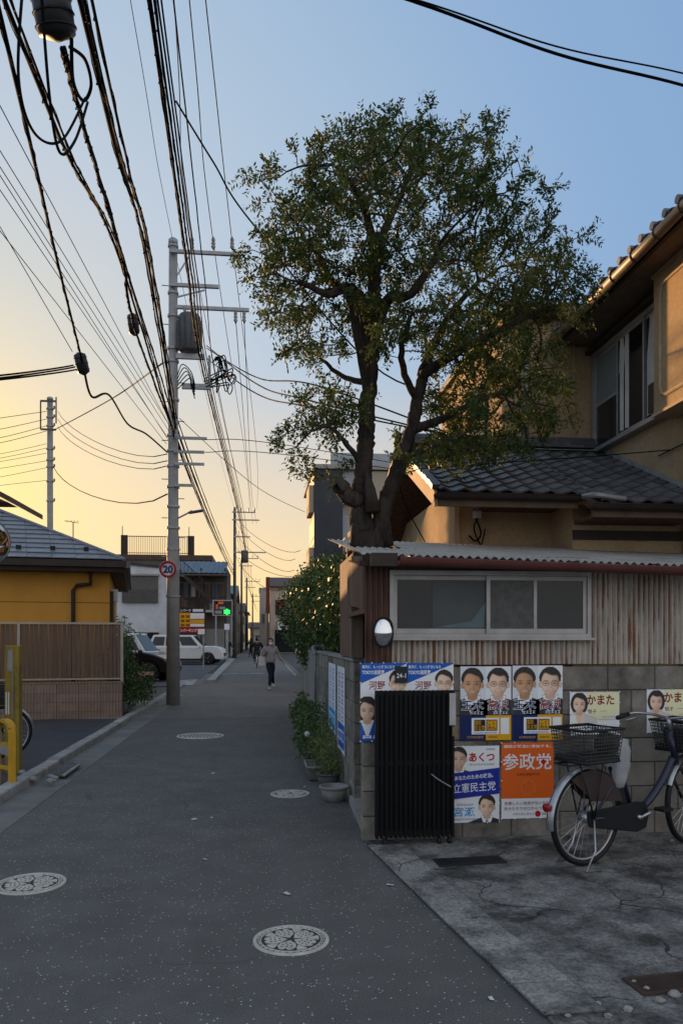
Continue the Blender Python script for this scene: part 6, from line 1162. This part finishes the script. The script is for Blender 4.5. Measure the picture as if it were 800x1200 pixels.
# ------------------------------------------------------------------ manholes, drain, grates, litter
MH = mat('worn_iron', (.60, .565, .49), (.42, .395, .345), 14, .55, .3, 120, metal=.2); MHD = mat('iron_recess', (.05, .048, .044), None, 9, .8); MHR = mat('cover_collar', (.56, .53, .465), (.40, .375, .33), 12, .8, .3, 90)
def manhole(x, y, r, label, kind=0, rot=0):
    t = thing('manhole_cover', label, 'manhole', (x, y, .004), rot, local=True); MB().lathe([(r*1.0, -.02), (r*1.0, .004), (r*.90, .005), (r*.90, -.01)], (0, 0, 0), 48).build('collar', MHR, t, True)
    MB().lathe([(r*.885, -.02), (r*.885, .0015)], (0, 0, 0), 48).build('plate', MHD, t); MB().torus((0, 0, .001), r*.80, r*.022, 48, 6).build('ring', MH, t, True)
    def fl(pts, nm, z=.0045): return MB().ext([(a_, b_, -.003) for a_, b_ in pts], (0, 0, z+.003)).build(nm, MH, t)
    if kind == 0:
        for k in range(5):
            A_ = 2*math.pi*k/5; e = [(.10, 0), (.30, .20), (.50, .245), (.66, .17), (.70, .07), (.60, 0), (.70, -.07), (.66, -.17), (.50, -.245), (.30, -.20)]
            pe = fl([(r*(u*math.cos(A_)-v_*math.sin(A_)), r*(u*math.sin(A_)+v_*math.cos(A_))) for u, v_ in e], 'petal')
            for u, v_ in ((.30, .06), (.30, -.06), (.42, .12), (.42, 0), (.42, -.12), (.53, .13), (.53, -.13), (.53, 0)): MB().lathe([(r*.026, .0), (r*.026, .0052)], (r*(u*math.cos(A_)-v_*math.sin(A_)), r*(u*math.sin(A_)+v_*math.cos(A_)), 0), 8).build('pit', MHD, pe)
            B_ = A_+math.pi/5; fl([(r*(u*math.cos(B_)-v_*math.sin(B_)), r*(u*math.sin(B_)+v_*math.cos(B_))) for u, v_ in [(.44, 0), (.58, .09), (.72, .14), (.74, 0), (.72, -.14), (.58, -.09)]], 'sepal')
        for k in range(30): A_ = 2*math.pi*k/30; fl([(r*u*math.cos(A_+d), r*u*math.sin(A_+d)) for u, d in ((.835, -.07), (.875, -.07), (.875, .07), (.835, .07))], 'tread_block')
    else:
        for i in range(-5, 6):
            for j in range(-5, 6):
                a_, b_ = i*r*.145, j*r*.145
                if a_*a_+b_*b_ < (r*.74)**2: fl([(a_-r*.055, b_), (a_, b_-r*.055), (a_+r*.055, b_), (a_, b_+r*.055)], 'tread_block')
for px, py, r, k, l in ((341, 1102, .195, 0, 'small cherry blossom manhole cover in the asphalt, next to the cracked concrete apron'), (36, 1036, .215, 0, 'cherry blossom manhole cover in the asphalt, on the side of the yellow barrier'), (340, 930.5, .195, 0, 'small cherry blossom manhole cover beside the shallow flower tub'), (235, 862.5, .37, 1, 'large round manhole cover with lattice tread in the middle of the lane')):
    g = P(px, py, Z=0); manhole(g.x, g.y, r, l, k, random.random())
dr = thing('kerb_ramp', 'ribbed steel drain ramp with a pale edge set against the kerb', 'drain', P(70, 903, Z=0)); A0, A1, A2, A3 = P(60, 908, Z=.03), P(76, 911, Z=.03), P(94, 898, Z=.03), P(80, 893, Z=.03)
MB().ext([A0, A1, A2, A3], (0, 0, .018)).build('plate', mat('ramp_grey', (.15, .15, .15), (.11, .11, .11), 9, .7), dr)
for k in range(9): a, b = lerp(A0, A3, (k+.5)/9), lerp(A1, A2, (k+.5)/9); MB().bar(lerp(a, b, .05)+V(0, 0, .022), lerp(a, b, .85)+V(0, 0, .022), .02, .012).build('rib', MATS['ramp_grey'], dr)
MB().bar(lerp(A1, A0, .06)+V(0, 0, .021), lerp(A2, A3, .06)+V(0, 0, .021), .035, .014).build('edge_strip', PALE, dr); MB().ext([A0-V(.02, .1, .02), A1-V(.06, .1, .02), A1-V(.06, 0.0, .02), A0-V(0, 0, .02)], (0, 0, .03)).build('block', A_CONC, dr)
def grate(label, c, lx, ly, rz, m, nb):
    t = thing('drain_grate', label, 'grate', c, rz, local=True); MB().box(-lx/2, lx/2, -ly/2, -ly/2+.02, -.02, .008).box(-lx/2, lx/2, ly/2-.02, ly/2, -.02, .008).box(-lx/2, -lx/2+.02, -ly/2+.02, ly/2-.02, -.02, .008).box(lx/2-.02, lx/2, -ly/2+.02, ly/2-.02, -.02, .008).build('frame', m, t)
    MB().box(-lx/2+.02, lx/2-.02, -ly/2+.02, ly/2-.02, -.02, .0015).build('pit', A_BLACK, t)
    for k in range(nb): x = lerp(-lx/2+.03, lx/2-.03, k/(nb-1)); MB().box(x-.006, x+.006, -ly/2+.021, ly/2-.021, -.01, .007).build('bar', m, t)
g = P(550, 1010, Z=.01); grate('black drain grate in the apron beside the folded gate', (g.x, g.y, .014), .48, .16, R(4), mat('grate_black', (.02, .02, .022), None, 9, .6), 24)
g = P(790, 1153, Z=.01); grate('rusty brown drain grate in the cracked apron', (g.x, g.y, .014), .42, .17, R(6), mat('grate_rust', (.07, .045, .035), (.05, .032, .026), 12, .8), 22)
for px, py in ((457, 1037), (575, 1170), (228, 960), (248, 958), (240, 1007), (405, 800), (540, 1078), (250, 906), (357, 922), (336, 1047)):
    g = P(px, py, Z=.006); s_ = random.uniform(.012, .03); M_ = Matrix.Rotation(random.random()*3, 3, 'Z'); tag(MB().add([g+M_@V(-s_, -s_*.6, 0), g+M_@V(s_, -s_*.5, .003), g+M_@V(s_*.9, s_*.6, .001), g+M_@V(0, s_*.8, .006), g+M_@V(-s_, s_*.5, .002)], [(0, 1, 2, 3, 4)]).build('paper_scrap', A_WHITE), 'small pale scrap of litter lying flat on the asphalt', 'litter', 'scraps of litter on the road')
for px, py, s_ in ((790, 1165, .03), (772, 1172, .024), (735, 1182, .02), (700, 1176, .016), (787, 985, .022), (757, 1158, .014), (742, 1150, .012), (665, 1190, .014), (712, 1190, .018)):
    g = P(px, py, Z=.02); mb = MB().ball(g, (s_, s_*.8, s_*.6), 7); mb.v = [(x+random.uniform(-.2, .2)*s_, y+random.uniform(-.2, .2)*s_, z) for x, y, z in mb.v]; tag(mb.build('stone', A_KERB), 'small loose lump of broken concrete lying on the apron', 'stone', 'broken concrete lumps')
for px, py in ((40, 913), (60, 915), (26, 905)): g = P(px, py, Z=.06); mb = MB().ball(g, (.05, .04, .03), 7); mb.v = [(x+random.uniform(-.01, .01), y+random.uniform(-.01, .01), z) for x, y, z in mb.v]; tag(mb.build('rubble_lump', A_KERB), 'lump of rubble at the foot of the yellow post', 'stone', 'rubble by the yellow post')
# ------------------------------------------------------------------ people
def skin(name, vs, es, rs, m, parent, sub=2, root=0):
    me = bpy.data.meshes.new(name); me.from_pydata([Vector(v) for v in vs], es, []); o = bpy.data.objects.new(name, me); C.objects.link(o)
    md = o.modifiers.new('s', 'SKIN'); 
    for i, r in enumerate(rs): me.skin_vertices[0].data[i].radius = r if isinstance(r, tuple) else (r, r)
    me.skin_vertices[0].data[root].use_root = True
    sb_ = o.modifiers.new('u', 'SUBSURF'); sb_.levels = sub; sb_.render_levels = sub
    dg = bpy.context.evaluated_depsgraph_get(); m2 = bpy.data.meshes.new_from_object(o.evaluated_get(dg)); bpy.data.objects.remove(o); m2.materials.clear(); m2.materials.append(m); m2.polygons.foreach_set('use_smooth', [True]*len(m2.polygons))
    return put(name, m2, parent)
SKN = mat('skin_tone', (.42, .25, .18), None, 9, .6); HAIR = mat('dark_hair', (.012, .010, .010), None, 20, .5)
def person(label, loc, rz, J, top, bottom, shoe, hair=HAIR, mask=None, hat=None, coat=0):
    t = thing('person', label, 'person', loc, rz, local=True)
    pel, chest, neck, head = (Vector(J[k]) for k in ('pel', 'chest', 'neck', 'head'))
    vs = [pel, lerp(pel, chest, .5), chest, neck, neck+V(0, -.012, .05), head-V(0, 0, .03), head+V(0, 0, .05), head+V(0, 0, .10)]; es = [(0, 1), (1, 2), (2, 3), (3, 4), (4, 5), (5, 6), (6, 7)]; rs = [(.13, .10), (.115, .09), (.13, .095), .055, .05, (.07, .088), (.074, .09), .04]
    tv, te, tr_ = [pel-V(0, 0, .08), pel+V(0, 0, .06), lerp(pel, chest, .55), chest, lerp(chest, neck, .75)], [(0, 1), (1, 2), (2, 3), (3, 4)], [(.17, .125), (.165, .12), (.15, .115), (.155, .115), .075]
    bv, be, br = [pel+V(0, 0, .04), pel-V(0, 0, .05)], [(0, 1)], [(.15, .11), (.14, .11)]
    for sd in ('l', 'r'):
        sh_, el, wr = (Vector(J[k+sd]) for k in ('sh', 'el', 'wr')); hp, kn, an = (Vector(J[k+sd]) for k in ('hp', 'kn', 'an')); n0 = len(vs); d = (wr-el).normalized()
        vs += [sh_, el, wr, wr+d*.05]; es += [(2, n0), (n0, n0+1), (n0+1, n0+2), (n0+2, n0+3)]; rs += [.05, .04, .026, (.028, .018)]
        sx_ = d.orthogonal().normalized()
        for q in range(5): vs.append(wr+d*(.13-abs(q-1.5)*.012 if q < 4 else .06)+sx_*((q-1.5)*.018 if q < 4 else .045)+V(0, -.01, 0)); es.append((n0+3, len(vs)-1)); rs.append(.008)
        k0 = len(tv); tv += [sh_, el, lerp(el, wr, .9)]; te += [(3, k0), (k0, k0+1), (k0+1, k0+2)]; tr_ += [.078, .058, .045]
        n0 = len(vs); vs += [hp, kn, an]; es += [(0, n0), (n0, n0+1), (n0+1, n0+2)]; rs += [.075, .05, .035]
        k0 = len(bv); bv += [hp, lerp(hp, kn, .5), kn, lerp(kn, an, .5), lerp(kn, an, .93)]; be += [(1, k0), (k0, k0+1), (k0+1, k0+2), (k0+2, k0+3), (k0+3, k0+4)]; br += [.092, .082, .062, .058, .046]
        fo = an+V(0, -.02, -.04); toe = Vector(J.get('toe'+sd, an+V(0, -.17, -.06))); skin('shoe', [an+V(0, .035, -.045), fo, lerp(fo, toe, .6), toe], [(0, 1), (1, 2), (2, 3)], [.038, .045, .042, .032], shoe, t)
    skin('body', vs, es, rs, SKN, t); skin('top', tv, te, tr_, top, t); skin('trousers', bv, be, br, bottom, t)
    fwd = Vector(J.get('face', (0, -1, 0)))
    if hat: MB().ball(head+V(0, 0, .055)-fwd*.0, (.108, .125, .10), 16).build('hat', hat, t, True)
    MB().ball(head+V(0, 0, .055)-fwd*.05, (.09, .085, .10), 16).build('hair', hair, t, True)
    if not hat: MB().ball(head-fwd*.055-V(0, 0, .06), (.085, .06, .09), 12).build('hair_back', hair, t, True)
    if fwd.y < 0:
        for sx in (-.03, .03): MB().ball(head+fwd*.088+V(sx, 0, .035), (.012, .006, .008), 8).build('eye', HAIR, t)
        if mask: MB().ball(head+fwd*.062+V(0, 0, -.035), (.062, .045, .055), 14).build('face_mask', mask, t, True)
        else: MB().ball(head+fwd*.095+V(0, 0, 0), (.012, .014, .022), 8).build('nose', SKN, t)
    return t
G_SW = mat('grey_sweatshirt', (.30, .305, .32), (.25, .255, .265), 14, .9); G_NV = mat('navy_trousers', (.014, .018, .034), (.01, .012, .024), 9, .85); G_DK = mat('dark_coat', (.014, .015, .02), None, 9, .85)
wp = P(317, 808, Z=0)
J = dict(pel=(0, 0, .86), chest=(0, -.01, 1.18), neck=(0, 0, 1.31), head=(0, -.02, 1.42), shl=(.155, 0, 1.25), ell=(.26, .04, 1.02), wrl=(.37, -.03, .84), shr=(-.155, 0, 1.25), elr=(-.21, .03, 1.01), wrr=(-.16, -.14, 1.12), hpl=(.08, 0, .80), knl=(.05, .03, .46), anl=(.12, .30, .16), hpr=(-.08, 0, .80), knr=(-.02, -.12, .45), anr=(-.06, -.22, .08), toel=(.13, .22, .05), toer=(-.09, -.40, .05))
wo_ = person('woman in grey sweatshirt, navy trousers and white mask walking up the lane', (wp.x, wp.y, 0), R(6), J, G_SW, G_NV, A_WHITE, mask=A_WHITE)
tb = thing('tote_bag', 'pale canvas tote bag hanging from the shoulder of the walking woman', 'bag', (wp.x-.27, wp.y, .85)); bx_, by_ = wp.x-.27, wp.y
MB().box(bx_-.1, bx_+.12, by_-.03, by_+.07, .70, 1.0).build('bag_body', mat('canvas', (.62, .60, .56), (.52, .5, .47), 8, .9), tb, bev=.02); MB().tube(spline([(bx_-.05, by_, 1.0), (bx_+.06, by_-.02, 1.27), (bx_+.13, by_, 1.0)], 6), .012, 6).build('strap', MATS['canvas'], tb)
cp = P(301, 783, Z=0)
J2 = dict(pel=(0, 0, .90), chest=(0, .08, 1.22), neck=(0, .13, 1.36), head=(0, .15, 1.46), face=(0, 1, 0), shl=(.19, .1, 1.28), ell=(.3, .25, 1.08), wrl=(.26, .42, 1.0), shr=(-.19, .1, 1.28), elr=(-.3, .25, 1.08), wrr=(-.26, .42, 1.0), hpl=(.09, .02, .85), knl=(.14, .32, .56), anl=(.13, .15, .24), hpr=(-.09, .02, .85), knr=(-.14, .33, .72), anr=(-.13, .22, .40), toel=(.13, .28, .2), toer=(-.13, .35, .36))
cb = bicycle('bicycle', 'dark bicycle being ridden away down the lane', (cp.x, cp.y-.15, .004), R(90), mat('dark_grey_paint', (.03, .03, .033)), True, False, False, guard=False, stand=False)
person('cyclist in dark coat and white helmet riding away down the lane', (cp.x, cp.y+.1, 0), 0, J2, G_DK, G_DK, A_BLACK, hat=A_WHITE)
J3 = dict(J, shr=(-.155, 0, 1.25), elr=(-.24, .03, 1.0), wrr=(-.22, -.1, .82)); g = P(270, 771, Z=0)
person('dark-clothed pedestrian standing beside the ticket post', (g.x, g.y-4, 0), R(30), J3, G_DK, G_DK, A_BLACK)
g = P(295, 769, Z=0); person('far pedestrian in a dark jacket ahead of the cyclist', (g.x, 62, 0), R(170), J3, mat('brown_jacket', (.05, .04, .035), None, 9, .9), G_DK, A_BLACK)
